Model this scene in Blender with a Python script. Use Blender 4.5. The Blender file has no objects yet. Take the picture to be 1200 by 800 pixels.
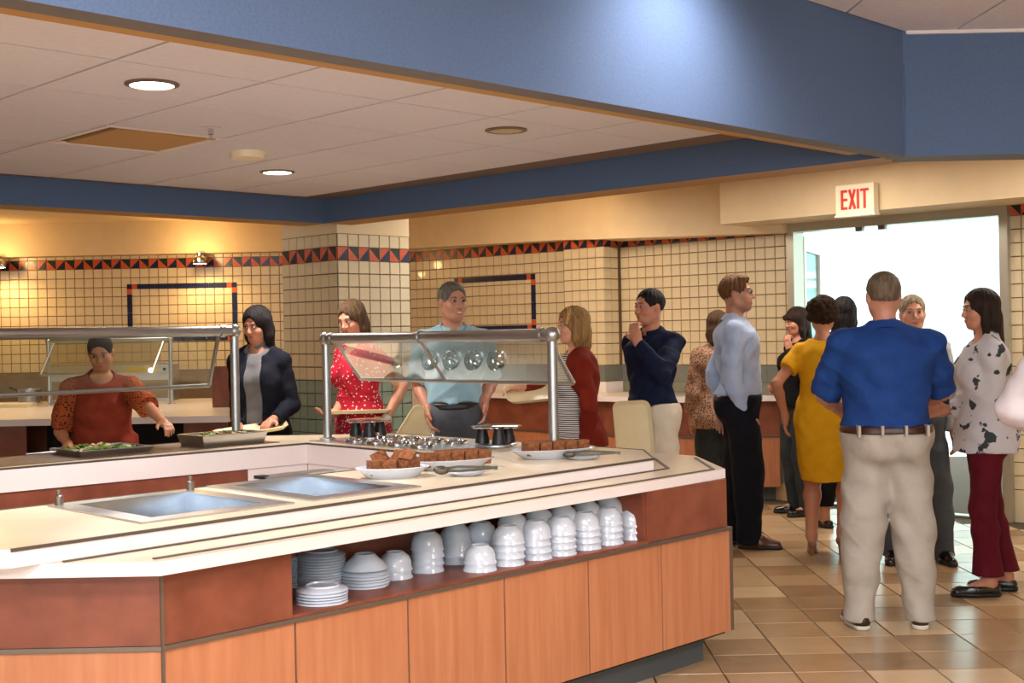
import bpy, bmesh, math, random
import numpy as np
from mathutils import Vector, Matrix

random.seed(7)
scene = bpy.context.scene
COL = scene.collection

# ------------------------------------------------------------------ camera
F_PX, ROLL, HOR, CAM_H = 1480.0, 0.019, 391.0, 1.47
_p = math.atan((400 - HOR) / F_PX)
c_fw = np.array([0, math.cos(_p), -math.sin(_p)])
_u0 = np.array([0, math.sin(_p), math.cos(_p)])
_r0 = np.array([1.0, 0, 0])
c_r = math.cos(ROLL) * _r0 - math.sin(ROLL) * _u0
c_u = math.sin(ROLL) * _r0 + math.cos(ROLL) * _u0
c_o = np.array([0, 0, CAM_H])
cd = bpy.data.cameras.new('camera')
cd.sensor_width = 36.0
cd.lens = 36.0 * F_PX / 1200.0
cd.clip_start = 0.05
cd.clip_end = 200
cam = bpy.data.objects.new('camera', cd)
COL.objects.link(cam)
cam.matrix_world = Matrix(((c_r[0], c_u[0], -c_fw[0], 0), (c_r[1], c_u[1], -c_fw[1], 0),
                           (c_r[2], c_u[2], -c_fw[2], CAM_H), (0, 0, 0, 1)))
scene.camera = cam

def ray(x, y):
    return c_fw * F_PX + c_r * (x - 600) - c_u * (y - 400)
def Pz(x, y, z):                      # point of a horizontal plane seen at a pixel
    d = ray(x, y); return c_o + d * ((z - CAM_H) / d[2])
def Py(x, y, Y):                      # point at a depth seen at a pixel
    d = ray(x, y); return c_o + d * (Y / d[1])
def Pl(x, y, n, c):                   # point of the plane n.p = c
    d = ray(x, y); n = np.array(n, float); return c_o + d * ((c - n @ c_o) / (n @ d))
def pj(p):
    d = np.array(p, float) - c_o; w = d @ c_fw
    return (600 + F_PX * (d @ c_r) / w, 400 - F_PX * (d @ c_u) / w, w)

# ------------------------------------------------------------------ world, light, exposure
vs = scene.view_settings
vs.view_transform = 'Standard'
vs.look = 'None'
vs.gamma = 1.0
vs.use_curve_mapping = False
vs.exposure = 0.26
world = bpy.data.worlds.new('world'); scene.world = world
world.use_nodes = True
bg = world.node_tree.nodes['Background']
bg.inputs[0].default_value = (0.80, 0.95, 1.0, 1)
bg.inputs[1].default_value = 4.6

def area(name, loc, size, energy, color, rot=(0, 0, 0), sy=None):
    l = bpy.data.lights.new(name, 'AREA'); l.energy = energy; l.color = color
    l.shape = 'RECTANGLE' if sy else 'SQUARE'; l.size = size
    if sy: l.size_y = sy
    o = bpy.data.objects.new(name, l); COL.objects.link(o); o.location = loc; o.rotation_euler = rot
    return o
def spot(name, loc, target, energy, color, angle=100, blend=.6, radius=.05):
    l = bpy.data.lights.new(name, 'SPOT'); l.energy = energy; l.color = color
    l.spot_size = math.radians(angle); l.spot_blend = blend; l.shadow_soft_size = radius
    o = bpy.data.objects.new(name, l); COL.objects.link(o); o.location = loc
    o.rotation_euler = (Vector(target) - Vector(loc)).to_track_quat('-Z', 'Y').to_euler()
    return o
# unseen fill lights added over the dining side (panels built with the high ceiling)
FILL_PANELS = [(-2.6, -0.9), (-0.6, -0.9), (1.4, -0.9), (-0.5, 1.6), (2.6, 2.2)]
for _i, (_x, _y) in enumerate(FILL_PANELS):
    area('fill_panel_light', (_x, _y, 2.86), 1.1, 47, (1.0, 0.93, 0.94), sy=.55)

spot('soffit_wash', (.95, 4.55, 2.88), (.55, 4.95, 2.35), 60, (1, .93, .9), 125, .9, .12)

# unseen fill lights added to brighten the rear zone behind the blue fascia
REAR_FILL = [(-3.4, 10.6), (.2, 10.2), (1.9, 8.9), (3.6, 7.7)]
for _x, _y in REAR_FILL: area('rear_fill_light', (_x, _y, 2.68), .9, 12, (1.0, 0.86, 0.70), sy=.45)

# ------------------------------------------------------------------ helpers
def lin(h):
    h = h.lstrip('#'); v = [int(h[i:i + 2], 16) / 255 for i in (0, 2, 4)]
    return tuple(c / 12.92 if c <= .04045 else ((c + .055) / 1.055) ** 2.4 for c in v) + (1,)

MATS = {}
def nodes_of(name):
    m = bpy.data.materials.new(name); m.use_nodes = True
    nt = m.node_tree; b = nt.nodes['Principled BSDF']
    MATS[name] = m
    return m, nt, b
def N(nt, t, **kw):
    n = nt.nodes.new(t)
    for k, v in kw.items(): setattr(n, k, v)
    return n
def ramp(nt, stops, interp='LINEAR'):
    r = N(nt, 'ShaderNodeValToRGB'); cr = r.color_ramp; cr.interpolation = interp
    while len(cr.elements) < len(stops): cr.elements.new(.5)
    for e, (p, c) in zip(cr.elements, stops): e.position = p; e.color = lin(c) if isinstance(c, str) else c
    return r
def mat(name, c1, rough=.5, metal=0, c2=None, scale=8, stretch=None, bump=0, bscale=60, spec=.5, coat=0, detail=4, coord='Object'):
    """two-colour noise surface with a fine relief"""
    if name in MATS: return MATS[name]
    m, nt, b = nodes_of(name)
    b.inputs['Roughness'].default_value = rough; b.inputs['Metallic'].default_value = metal
    b.inputs['Specular IOR Level'].default_value = spec; b.inputs['Coat Weight'].default_value = coat
    tc = N(nt, 'ShaderNodeTexCoord'); src = tc.outputs[coord]
    if stretch:
        mp = N(nt, 'ShaderNodeMapping'); mp.inputs['Scale'].default_value = stretch
        nt.links.new(src, mp.inputs[0]); src = mp.outputs[0]
    n = N(nt, 'ShaderNodeTexNoise'); n.inputs['Scale'].default_value = scale; n.inputs['Detail'].default_value = detail
    nt.links.new(src, n.inputs['Vector'])
    r = ramp(nt, [(.3, c1), (.7, c2 or c1)])
    nt.links.new(n.outputs['Fac'], r.inputs[0]); nt.links.new(r.outputs[0], b.inputs['Base Color'])
    if bump:
        n2 = N(nt, 'ShaderNodeTexNoise'); n2.inputs['Scale'].default_value = bscale; n2.inputs['Detail'].default_value = 3
        nt.links.new(src, n2.inputs['Vector'])
        bp = N(nt, 'ShaderNodeBump'); bp.inputs['Strength'].default_value = bump; bp.inputs['Distance'].default_value = .01
        nt.links.new(n2.outputs['Fac'], bp.inputs['Height']); nt.links.new(bp.outputs[0], b.inputs['Normal'])
    return m
def cellmat(name, stops, size, rough=.4, bump=.05):
    """colour picked per cell of the world grid, so that each laid tile has its own tone"""
    m, nt, b = nodes_of(name)
    b.inputs['Roughness'].default_value = rough
    g = N(nt, 'ShaderNodeNewGeometry')
    d = N(nt, 'ShaderNodeVectorMath', operation='SUBTRACT'); d.inputs[1].default_value = size[2:5] if len(size) > 3 else (0, 0, 0)
    nt.links.new(g.outputs['Position'], d.inputs[0])
    s = N(nt, 'ShaderNodeVectorMath', operation='DIVIDE'); s.inputs[1].default_value = (size[0], size[1], 99)
    nt.links.new(d.outputs[0], s.inputs[0])
    f = N(nt, 'ShaderNodeVectorMath', operation='FLOOR'); nt.links.new(s.outputs[0], f.inputs[0])
    w = N(nt, 'ShaderNodeTexWhiteNoise', noise_dimensions='3D'); nt.links.new(f.outputs[0], w.inputs['Vector'])
    n = N(nt, 'ShaderNodeTexNoise'); n.inputs['Scale'].default_value = 7; n.inputs['Detail'].default_value = 5
    nt.links.new(g.outputs['Position'], n.inputs['Vector'])
    a = N(nt, 'ShaderNodeMath', operation='MULTIPLY_ADD'); a.inputs[1].default_value = .35; a.inputs[2].default_value = -.17
    nt.links.new(n.outputs['Fac'], a.inputs[0])
    a2 = N(nt, 'ShaderNodeMath', operation='ADD'); nt.links.new(w.outputs['Value'], a2.inputs[0]); nt.links.new(a.outputs[0], a2.inputs[1])
    r = ramp(nt, stops); nt.links.new(a2.outputs[0], r.inputs[0]); nt.links.new(r.outputs[0], b.inputs['Base Color'])
    bp = N(nt, 'ShaderNodeBump'); bp.inputs['Strength'].default_value = bump
    n2 = N(nt, 'ShaderNodeTexNoise'); n2.inputs['Scale'].default_value = 30; nt.links.new(g.outputs['Position'], n2.inputs['Vector'])
    nt.links.new(n2.outputs['Fac'], bp.inputs['Height']); nt.links.new(bp.outputs[0], b.inputs['Normal'])
    return m
def emit(name, c, s):
    m, nt, b = nodes_of(name)
    b.inputs['Emission Color'].default_value = lin(c); b.inputs['Emission Strength'].default_value = s
    b.inputs['Base Color'].default_value = lin(c)
    return m
def glass(name, tint='#eef6f0', rough=.02, mix=.86):
    m, nt, b = nodes_of(name)
    nt.nodes.remove(b)
    out = nt.nodes['Material Output']
    t = N(nt, 'ShaderNodeBsdfTransparent'); t.inputs[0].default_value = lin(tint)
    g = N(nt, 'ShaderNodeBsdfGlossy'); g.inputs['Roughness'].default_value = rough
    fr = N(nt, 'ShaderNodeFresnel'); fr.inputs['IOR'].default_value = 1.5
    a = N(nt, 'ShaderNodeMath', operation='MULTIPLY'); a.inputs[1].default_value = mix
    nt.links.new(fr.outputs[0], a.inputs[0])
    mx = N(nt, 'ShaderNodeMixShader')
    nt.links.new(a.outputs[0], mx.inputs[0]); nt.links.new(t.outputs[0], mx.inputs[1]); nt.links.new(g.outputs[0], mx.inputs[2])
    nt.links.new(mx.outputs[0], out.inputs[0])
    return m

class MB:
    """collects shapes of one mesh"""
    def __init__(s): s.v = []; s.f = []; s.m = []
    def add(s, vs, fs, mi=0):
        o = len(s.v); s.v += [tuple(map(float, v)) for v in vs]
        for f in fs: s.f.append(tuple(i + o for i in f)); s.m.append(mi)
        return s
    def box(s, lo, hi, mi=0, M=None):
        (a, b, c), (d, e, f) = lo, hi
        v = [(a, b, c), (d, b, c), (d, e, c), (a, e, c), (a, b, f), (d, b, f), (d, e, f), (a, e, f)]
        if M is not None: v = [tuple(M @ Vector(p)) for p in v]
        return s.add(v, [(0, 3, 2, 1), (4, 5, 6, 7), (0, 1, 5, 4), (1, 2, 6, 5), (2, 3, 7, 6), (3, 0, 4, 7)], mi)
    def cbox(s, lo, hi, ch, mi=0, M=None):
        """box with chamfered vertical and top edges"""
        (a, b, c), (d, e, f) = lo, hi
        ring = lambda i, z: [(a + i, b + i, z), (d - i, b + i, z), (d - i, e - i, z), (a + i, e - i, z)]
        v = ring(0, c) + ring(0, f - ch) + ring(ch, f)
        if M is not None: v = [tuple(M @ Vector(p)) for p in v]
        fs = [(3, 2, 1, 0), (8, 9, 10, 11)]
        for l in (0, 4):
            for i in range(4): fs.append((l + i, l + (i + 1) % 4, l + 4 + (i + 1) % 4, l + 4 + i))
        return s.add(v, fs, mi)
    def prism(s, poly, z0, z1, mi=0):
        n = len(poly)
        v = [(p[0], p[1], z0) for p in poly] + [(p[0], p[1], z1) for p in poly]
        fs = [tuple(range(n))[::-1], tuple(range(n, 2 * n))] + [(i, (i + 1) % n, n + (i + 1) % n, n + i) for i in range(n)]
        return s.add(v, fs, mi)
    def lathe(s, prof, n=24, c=(0, 0, 0), mi=0, sx=1, sy=1, M=None, closed=False):
        v = []; fs = []
        for r, z in prof:
            for k in range(n):
                t = 2 * math.pi * k / n
                v.append((c[0] + r * sx * math.cos(t), c[1] + r * sy * math.sin(t), c[2] + z))
        if M is not None: v = [tuple(M @ Vector(p)) for p in v]
        for j in range(len(prof) - 1):
            for k in range(n): fs.append((j * n + k, j * n + (k + 1) % n, (j + 1) * n + (k + 1) % n, (j + 1) * n + k))
        if not closed:
            if prof[0][0] > 1e-6: fs.append(tuple(range(n))[::-1])
            if prof[-1][0] > 1e-6: fs.append(tuple(range((len(prof) - 1) * n, len(prof) * n)))
        else:
            j = len(prof) - 1
            for k in range(n): fs.append((j * n + k, j * n + (k + 1) % n, (k + 1) % n, k))
        return s.add(v, fs, mi)
    def tube(s, pts, r, n=10, mi=0, rs=None):
        pts = [Vector(p) for p in pts]; v = []; fs = []
        up = Vector((0, 0, 1)); prev = None
        for i, p in enumerate(pts):
            t = (pts[min(i + 1, len(pts) - 1)] - pts[max(i - 1, 0)]).normalized()
            a = prev if prev is not None else (up if abs(t.z) < .9 else Vector((1, 0, 0)))
            a = (a - t * a.dot(t)).normalized(); b = t.cross(a); prev = a
            rr = rs[i] if rs else r
            for k in range(n):
                q = 2 * math.pi * k / n; v.append(tuple(p + (a * math.cos(q) + b * math.sin(q)) * rr))
        m = len(pts)
        for j in range(m - 1):
            for k in range(n): fs.append((j * n + k, j * n + (k + 1) % n, (j + 1) * n + (k + 1) % n, (j + 1) * n + k))
        fs += [tuple(range(n))[::-1], tuple(range((m - 1) * n, m * n))]
        return s.add(v, fs, mi)
    def ball(s, c, r, n=12, mi=0, sc=(1, 1, 1)):
        prof = [(math.sin(math.pi * i / (n // 2)) , -math.cos(math.pi * i / (n // 2))) for i in range(n // 2 + 1)]
        v = []; fs = []
        for q, z in prof:
            for k in range(n):
                t = 2 * math.pi * k / n
                v.append((c[0] + r * sc[0] * q * math.cos(t), c[1] + r * sc[1] * q * math.sin(t), c[2] + r * sc[2] * z))
        for j in range(len(prof) - 1):
            for k in range(n): fs.append((j * n + k, j * n + (k + 1) % n, (j + 1) * n + (k + 1) % n, (j + 1) * n + k))
        return s.add(v, fs, mi)
    def mesh(s, name, mats, smooth=False):
        me = bpy.data.meshes.new(name)
        me.from_pydata(s.v, [], s.f)
        for m in (mats if isinstance(mats, (list, tuple)) else [mats]): me.materials.append(m)
        me.polygons.foreach_set('material_index', s.m)
        if smooth:
            me.polygons.foreach_set('use_smooth', [True] * len(s.f))
            me.set_sharp_from_angle(angle=math.radians(38))
        me.validate()
        return me
    def build(s, name, mats, parent=None, smooth=False, loc=None, rz=None):
        return link(name, s.mesh(name, mats, smooth), parent, loc, rz)
def link(name, me, parent=None, loc=None, rz=None):
    o = bpy.data.objects.new(name, me); COL.objects.link(o)
    if parent is not None: o.parent = parent
    if loc is not None: o.location = tuple(map(float, loc))
    if rz is not None: o.rotation_euler = (0, 0, rz)
    return o
def empty(name, loc=(0, 0, 0), rz=0):
    o = bpy.data.objects.new(name, None); COL.objects.link(o)
    o.location = tuple(map(float, loc)); o.rotation_euler = (0, 0, rz); o.empty_display_size = .1
    return o
def tag(o, label=None, cat=None, group=None, kind=None):
    if label: o['label'] = label
    if cat: o['category'] = cat
    if group: o['group'] = group
    if kind: o['kind'] = kind
    return o
def struct(o, label): return tag(o, label, None, None, 'structure')
def slab(name, outer, holes, z0, z1, m, parent=None, m_side=None):
    """flat plate with holes; sides may take another material"""
    bm = bmesh.new(); edges = []
    for loop in [outer] + list(holes):
        vs_ = [bm.verts.new((p[0], p[1], z1)) for p in loop]
        edges += [bm.edges.new((vs_[i], vs_[(i + 1) % len(vs_)])) for i in range(len(vs_))]
    res = bmesh.ops.triangle_fill(bm, use_beauty=True, use_dissolve=False, edges=edges, normal=(0, 0, 1))
    top = [g for g in res['geom'] if isinstance(g, bmesh.types.BMFace)]
    for f in top:
        if f.normal.z < 0: f.normal_flip()
    ext = bmesh.ops.extrude_face_region(bm, geom=top)
    for v in [g for g in ext['geom'] if isinstance(g, bmesh.types.BMVert)]: v.co.z = z0
    bmesh.ops.recalc_face_normals(bm, faces=bm.faces)
    me = bpy.data.meshes.new(name); 
    for f in bm.faces: f.material_index = 1 if (m_side and abs(f.normal.z) < .5) else 0
    bm.to_mesh(me); bm.free()
    me.materials.append(m)
    if m_side: me.materials.append(m_side)
    return link(name, me, parent)
ORD = ['first', 'second', 'third', 'fourth', 'fifth', 'sixth', 'seventh', 'eighth', 'ninth', 'tenth', 'eleventh',
       'twelfth', 'thirteenth', 'fourteenth', 'fifteenth', 'sixteenth', 'seventeenth', 'eighteenth']

# ------------------------------------------------------------------ materials
M = {}
M['cream_tile'] = mat('cream_tile', '#cdbb97', .28, c2='#d7c6a4', scale=3, coat=.2)
M['green_tile'] = mat('sage_tile', '#7d8f80', .3, c2='#8d9d8c', scale=3)
M['grout'] = mat('grout', '#6a5138', .9)
M['orange'] = mat('orange_tile', '#c8552a', .3, c2='#b84a24', scale=20)
M['navy'] = mat('navy_tile', '#121a3c', .25)
M['dgreen'] = mat('dark_green_tile', '#14281f', .25)
M['band'] = mat('grey_band', '#6d6f6a', .5, c2='#77796f', scale=4)
M['floor_grout'] = mat('floor_grout', '#4e3e2b', .9)
M['floor_tile'] = cellmat('floor_tile', [(.0, '#8f704d'), (.35, '#aa8963'), (.7, '#bf9e77'), (1, '#cfb28c')], (.3033, .3033, 1.182, 5.698, 0), .26, .06)
M['blue'] = mat('blue_fabric_panel', '#586c8e', .85, c2='#617597', scale=120, bump=.15, bscale=300, spec=.2)
M['soffit_shade'] = mat('soffit_underside_shade', '#6c6a6c', .7, c2='#737173')  # dark grey: the shade under the soffit is put into the colour
M['ochre'] = mat('ochre_trim', '#b98f55', .7)
M['plaster'] = mat('beige_plaster', '#e2cba4', .85, c2='#dcc59e', scale=5)
M['ctile'] = mat('ceiling_tile', '#e4e2ec', .95, c2='#dedbe6', scale=30, bump=.05, bscale=200)
M['cgrid'] = mat('ceiling_joint', '#7d6a62', .8)
M['dark'] = mat('dark_void', '#231d1a', .9)
M['white_lam'] = mat('white_laminate', '#efe4e2', .35, c2='#ebdfdc', scale=3)
M['beige_lam'] = mat('beige_laminate', '#d9c8ac', .30, c2='#e0d1b7', scale=6, coat=.15)
M['rust'] = mat('rust_laminate', '#713a29', .38, c2='#8f503a', scale=7, detail=8)
M['wood'] = mat('cherry_wood_laminate', '#b3704c', .36, c2='#c5835c', scale=5, stretch=(6, 6, .5), detail=9, coat=.1)
M['trim'] = mat('brown_metal_trim', '#7c6f64', .35, .6)
M['trim_dk'] = mat('dark_inlay', '#5c5149', .45, .3)
M['kick'] = mat('grey_kickboard', '#4c5154', .6)
M['steel'] = mat('brushed_steel', '#c4c6c9', .30, 1, c2='#d2d4d7', scale=4, stretch=(1, 40, 1))
M['steel_in'] = mat('steel_well', '#aab2bd', .22, 1, c2='#c2cad4', scale=5)
M['tube'] = mat('satin_metal_tube', '#a9aaab', .33, 1, c2='#b9babb', scale=3)
M['chrome'] = mat('chrome', '#d5d8da', .08, 1)
M['china'] = mat('white_china', '#ccd3df', .16, c2='#c8d0dd', coat=.3)
M['black'] = mat('black_plastic', '#14161c', .4)
M['brownie'] = mat('brownie', '#683819', .9, c2='#955c33', scale=40, bump=.8, bscale=90)
M['tray'] = mat('cream_plastic_tray', '#e6d6ac', .4, c2='#e0cfa2')
M['leaf'] = mat('salad_leaf', '#47652a', .5, c2='#7c9a3a', scale=40)
M['leaf2'] = mat('salad_pale_leaf', '#b9b98a', .5, c2='#dcd8b0', scale=30)
M['carrot'] = mat('salad_orange', '#d07a2a', .5)
M['gglass'] = glass('guard_glass', '#f6faf5', mix=.5)
M['lampglow'] = emit('lamp_glow', '#fff4ea', 14)
M['frame'] = mat('aluminium_frame', '#b9b4a4', .35, .7)
M['red'] = mat('sign_red', '#d8342a', .5)
M['signw'] = mat('sign_cream', '#f3e6c8', .5)
M['tong'] = mat('dull_steel', '#5d574a', .42, .7)

# ================================================================== STRUCTURE
R2 = math.sqrt(2)
T = .1016
# ---- floor with laid tiles
fl = struct(MB().box((-7.2, -4.2, -.2), (6.8, 14.2, -.005)).build('floor', M['floor_grout']), 'tan square ceramic floor tiles with dark grout')
FP = .3033
tile_me = MB().cbox((-FP / 2 + .0035, -FP / 2 + .0035, -.02), (FP / 2 - .0035, FP / 2 - .0035, 0), .002).mesh('tile', M['floor_tile'])
cand = []
for i in range(-24, 18):
    for j in range(-32, 28):
        x = 1.182 + FP * (i + .5); y = 5.698 + FP * (j + .5)
        if not (-7 < x < 6.6 and -4 < y < 14): continue
        if x + y > 13.1 - .2: continue
        u, v, w = pj((x, y, 0))
        vis = w > 1 and -10 < u < 1215 and 560 < v < 812 and u > 740
        cand.append((0 if vis else 1, w, x, y))
cand.sort()
rest = MB(); nvis = 0
for vis, w, x, y in cand:
    if vis == 0 and nvis < 300:
        nvis += 1; link('tile', tile_me, fl, (x, y, 0))
    else:
        rest.cbox((x - FP / 2 + .0035, y - FP / 2 + .0035, -.02), (x + FP / 2 - .0035, y + FP / 2 - .0035, 0), .002)
tag(rest.build('tile_field', M['floor_tile'], fl), kind='stuff')

# ---- tiled walls
def plate(w, h, d=.006, ch=.0025):
    """thin plate lying against the local xz plane, front towards -y"""
    b = MB(); x, z = w / 2, h / 2
    v = [(-x, 0, -z), (x, 0, -z), (x, 0, z), (-x, 0, z), (-x + ch, -d, -z + ch), (x - ch, -d, -z + ch), (x - ch, -d, z - ch), (-x + ch, -d, z - ch)]
    return b.add(v, [(4, 5, 6, 7)] + [(i, (i + 1) % 4, 4 + (i + 1) % 4, 4 + i) for i in range(4)])
G = .006
me_cream = plate(T - G, T - G).mesh('tile', M['cream_tile'])
me_green = plate(T - G, T - G).mesh('tile', M['green_tile'])
def border_mesh(kind):
    x = z = (T - .003) / 2; d = -.007
    b = MB()
    c = [(-x, d, -z), (x, d, -z), (x, d, z), (-x, d, z)]
    if kind == 0: b.add([c[0], c[2], c[3]], [(0, 1, 2)], 0); b.add([c[0], c[1], c[2]], [(0, 1, 2)], 1)
    else: b.add([c[0], c[1], c[3]], [(0, 1, 2)], 0); b.add([c[1], c[2], c[3]], [(0, 1, 2)], 1)
    for i in range(4):
        p, q = c[i], c[(i + 1) % 4]; b.add([p, (p[0], 0, p[2]), (q[0], 0, q[2]), q], [(0, 1, 2, 3)], 0)
    return b.mesh('border_tile', [M['orange'], M['navy'] if kind == 0 else M['dgreen']])
me_border = [border_mesh(0), border_mesh(1)]
def tiled_wall(name, label, p0, p1, ztop, zband, zborder, lower='plain', thick=.14, u0=0., hole=None, low_mat=None, vis=True, phase=0):
    p0 = np.array(p0, float); p1 = np.array(p1, float); L = float(np.linalg.norm(p1 - p0))
    ang = math.atan2(p1[1] - p0[1], p1[0] - p0[0])
    w = MB().box((0, 0, 0), (L, thick, ztop)).build(name, M['grout'], None, loc=(p0[0], p0[1], 0), rz=ang)
    struct(w, label)
    dx = (p1 - p0) / L
    def wp(u, z): return (p0[0] + dx[0] * u, p0[1] + dx[1] * u, z)
    cells = []
    ncol = int(math.ceil((L - u0) / T))
    r_hi = int(math.ceil((ztop - zborder - T) / T)); r_lo = int(math.floor((zband - zborder) / T + 1e-6))
    for i in range(ncol):
        uc = u0 + (i + .5) * T
        if uc + T / 2 > L + .03 or uc - T / 2 < -.03: continue
        for r in range(r_lo, r_hi):
            zc = zborder + (r + .5) * T
            if zc + T / 2 > ztop + .01: continue
            if hole and hole(uc, zc): continue
            a, b_, dist = pj(wp(uc, zc))
            seen = vis and dist > 1 and -8 < a < 1208 and 250 < b_ < 640
            cells.append((0 if seen else 1, r != 0, dist, uc, zc, r == 0, i))
    cells.sort()
    n = 0; stuff = MB(); pv = plate(T - G, T - G)
    for s_, _r, dist, uc, zc, bd, i in cells:
        if (s_ == 0 and n < 300) or bd:
            n += 1
            if bd: link('border_tile', me_border[(i + phase) % 2], w, (uc, 0, zc))
            else: link('tile', me_cream, w, (uc, 0, zc))
        else:
            stuff.add([(v[0] + uc, v[1], v[2] + zc) for v in pv.v], pv.f)
    if stuff.f: tag(stuff.build('tile_field', M['cream_tile'], w), kind='stuff')
    zb = zborder + r_lo * T
    if lower == 'band':
        k = int(L / .3) + 1
        for q in range(k):
            a0, a1 = L * q / k, L * (q + 1) / k
            MB().box((a0 + .002, -.008, zb - .15), (a1 - .002, 0, zb - .003)).build('band_tile', M['band'], w)
        MB().box((0, -.004, 0), (L, 0, zb - .155)).build('lower_panel', low_mat or M['white_lam'], w)
    elif lower == 'plain':
        MB().box((0, -.004, 0), (L, 0, zb - .003)).build('lower_panel', low_mat, w)
    elif lower == 'green':
        for i in range(int(L / T + .3)):
            for r in range(int(zb / T)):
                link('tile', me_green, w, ((i + .5) * T, 0, zb - (r + .5) * T))
    return w, L, ang
def tile_frame(w, u0, u1, z0, z1):
    """narrow navy border tiles with orange corner pieces, set on a tiled wall"""
    t = .055
    for (za, zb) in ((z0, z0 + t), (z1 - t, z1)):
        n = max(1, round((u1 - u0 - 4 * t) / .2)); st = (u1 - u0 - 4 * t) / n
        for k in range(n):
            a = u0 + 2 * t + k * st
            MB().box((a + .001, -.012, za), (a + st - .001, 0, zb)).build('frame_tile', M['navy'], w)
        for ua in (u0, u1 - t): MB().box((ua, -.012, za), (ua + t - .001, 0, zb)).build('frame_tile', M['navy'], w)
        for ua in (u0 + t, u1 - 2 * t): MB().box((ua + .001, -.012, za), (ua + t - .001, 0, zb)).build('frame_tile', M['orange'], w)
    n = max(1, round((z1 - z0 - 4 * t) / .2)); st = (z1 - z0 - 4 * t) / n
    for ua in (u0, u1 - t):
        for k in range(n):
            a = z0 + 2 * t + k * st
            MB().box((ua, -.012, a + .001), (ua + t, 0, a + st - .001)).build('frame_tile', M['navy'], w)
        for za in (z0 + t, z1 - 2 * t): MB().box((ua, -.012, za + .001), (ua + t, 0, za + t - .001)).build('frame_tile', M['orange'], w)
ZB = 2.262
M['splash'] = mat('brown_steel_splashback', '#8b7a60', .4, .5, c2='#96856a')
wb, L_, _ = tiled_wall('wall_back', 'cream tiled back wall with orange and navy triangle border', (-7.2, 13.8), (-1.1, 13.8), 2.75, 1.2, ZB, 'plain', low_mat=M['splash'])
f0 = Py(149, 333, 13.8); f1 = Py(279, 398, 13.8)
tile_frame(wb, f0[0] + 7.2, f1[0] + 7.2, f1[2], f0[2])
wa, L_, aA = tiled_wall('wall_angled', 'cream tiled angled wall with navy tile frame behind the man in light blue', (-1.1, 13.8), (.55, 12.4), 2.75, 1.2, 2.275, 'band')
nA = np.array([-(12.4 - 13.8), 1.65, 0]); cA = nA @ np.array([-1.1, 13.8, 0])
def uA(x, y):
    p = Pl(x, y, nA, cA); return float(np.hypot(p[0] + 1.1, p[1] - 13.8)), p[2]
ua, za = uA(533, 324); ub, zb_ = uA(629, 387)
tile_frame(wa, ua, ub, zb_, za - .02)
tiled_wall('wall_pier', 'cream tiled pier projecting from the angled wall', (.518, 12.23), (.874, 11.876), 2.75, 1.2, 2.275, 'band')
tiled_wall('wall_pier_side', 'narrow return side of the tiled pier', (.874, 11.876), (1.051, 12.053), 2.75, 1.2, 2.275, 'band', thick=.1)
DL, DR = (2.393, 10.707), (3.703, 9.397)       # door opening
M['greywall'] = mat('grey_green_wall', '#77796a', .6, c2='#7f8172')
we, L_, _ = tiled_wall('wall_exit', 'cream tiled wall left of the exit door', (1.051, 12.053), DL, 2.75, 1.2, 2.275, 'band', low_mat=M['greywall'])
we2, L_, _ = tiled_wall('wall_exit_right', 'cream tiled wall right of the exit door', DR, (6.6, 6.5), 2.75, .25, 2.275, 'plain', low_mat=M['cream_tile'], phase=1)
base = MB().box((1.62, -.012, 0), (1.87, 0, .15)).build('base_tile', M['floor_tile'], we)
o = MB().box((0, 0, 2.36), (1.853, .14, 2.75)).build('wall_over_door', M['plaster'], None, loc=(DL[0], DL[1], 0), rz=-math.pi / 4)
struct(o, 'plaster wall above the exit door')
# unseen shell of the room
for nm, lo, hi in (('wall_left', (-7.4, -4.2, 0), (-7.2, 14, 3.1)), ('wall_right', (6.6, -4.2, 0), (6.8, 6.7, 3.1))):
    struct(MB().box(lo, hi).build(nm, M['plaster']), 'plain plaster ' + nm.replace('_', ' '))

# window wall behind the camera: daylight comes in over the dining side
wbh = MB()
for lo, hi in (((-7.2, -4.4, 0), (6.8, -4.2, .7)), ((-7.2, -4.4, 2.6), (6.8, -4.2, 3.1)), ((-7.2, -4.4, .7), (-5.6, -4.2, 2.6)), ((5.6, -4.4, .7), (6.8, -4.2, 2.6))): wbh.box(lo, hi)
struct(wbh.build('wall_behind', M['plaster']), 'plaster wall with a long window behind the camera')
wnd = empty('window_1', (0, -4.3, .7)); tag(wnd, 'long window of six panes behind the camera', None, None, 'structure')
for k in range(7): MB().box((-5.6 + k * 1.8667 - (.04 if k else 0), -.05, 0), (-5.6 + k * 1.8667 + (.04 if k < 6 else 0), .05, 1.9)).build('mullion', M['frame'], wnd)
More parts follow.
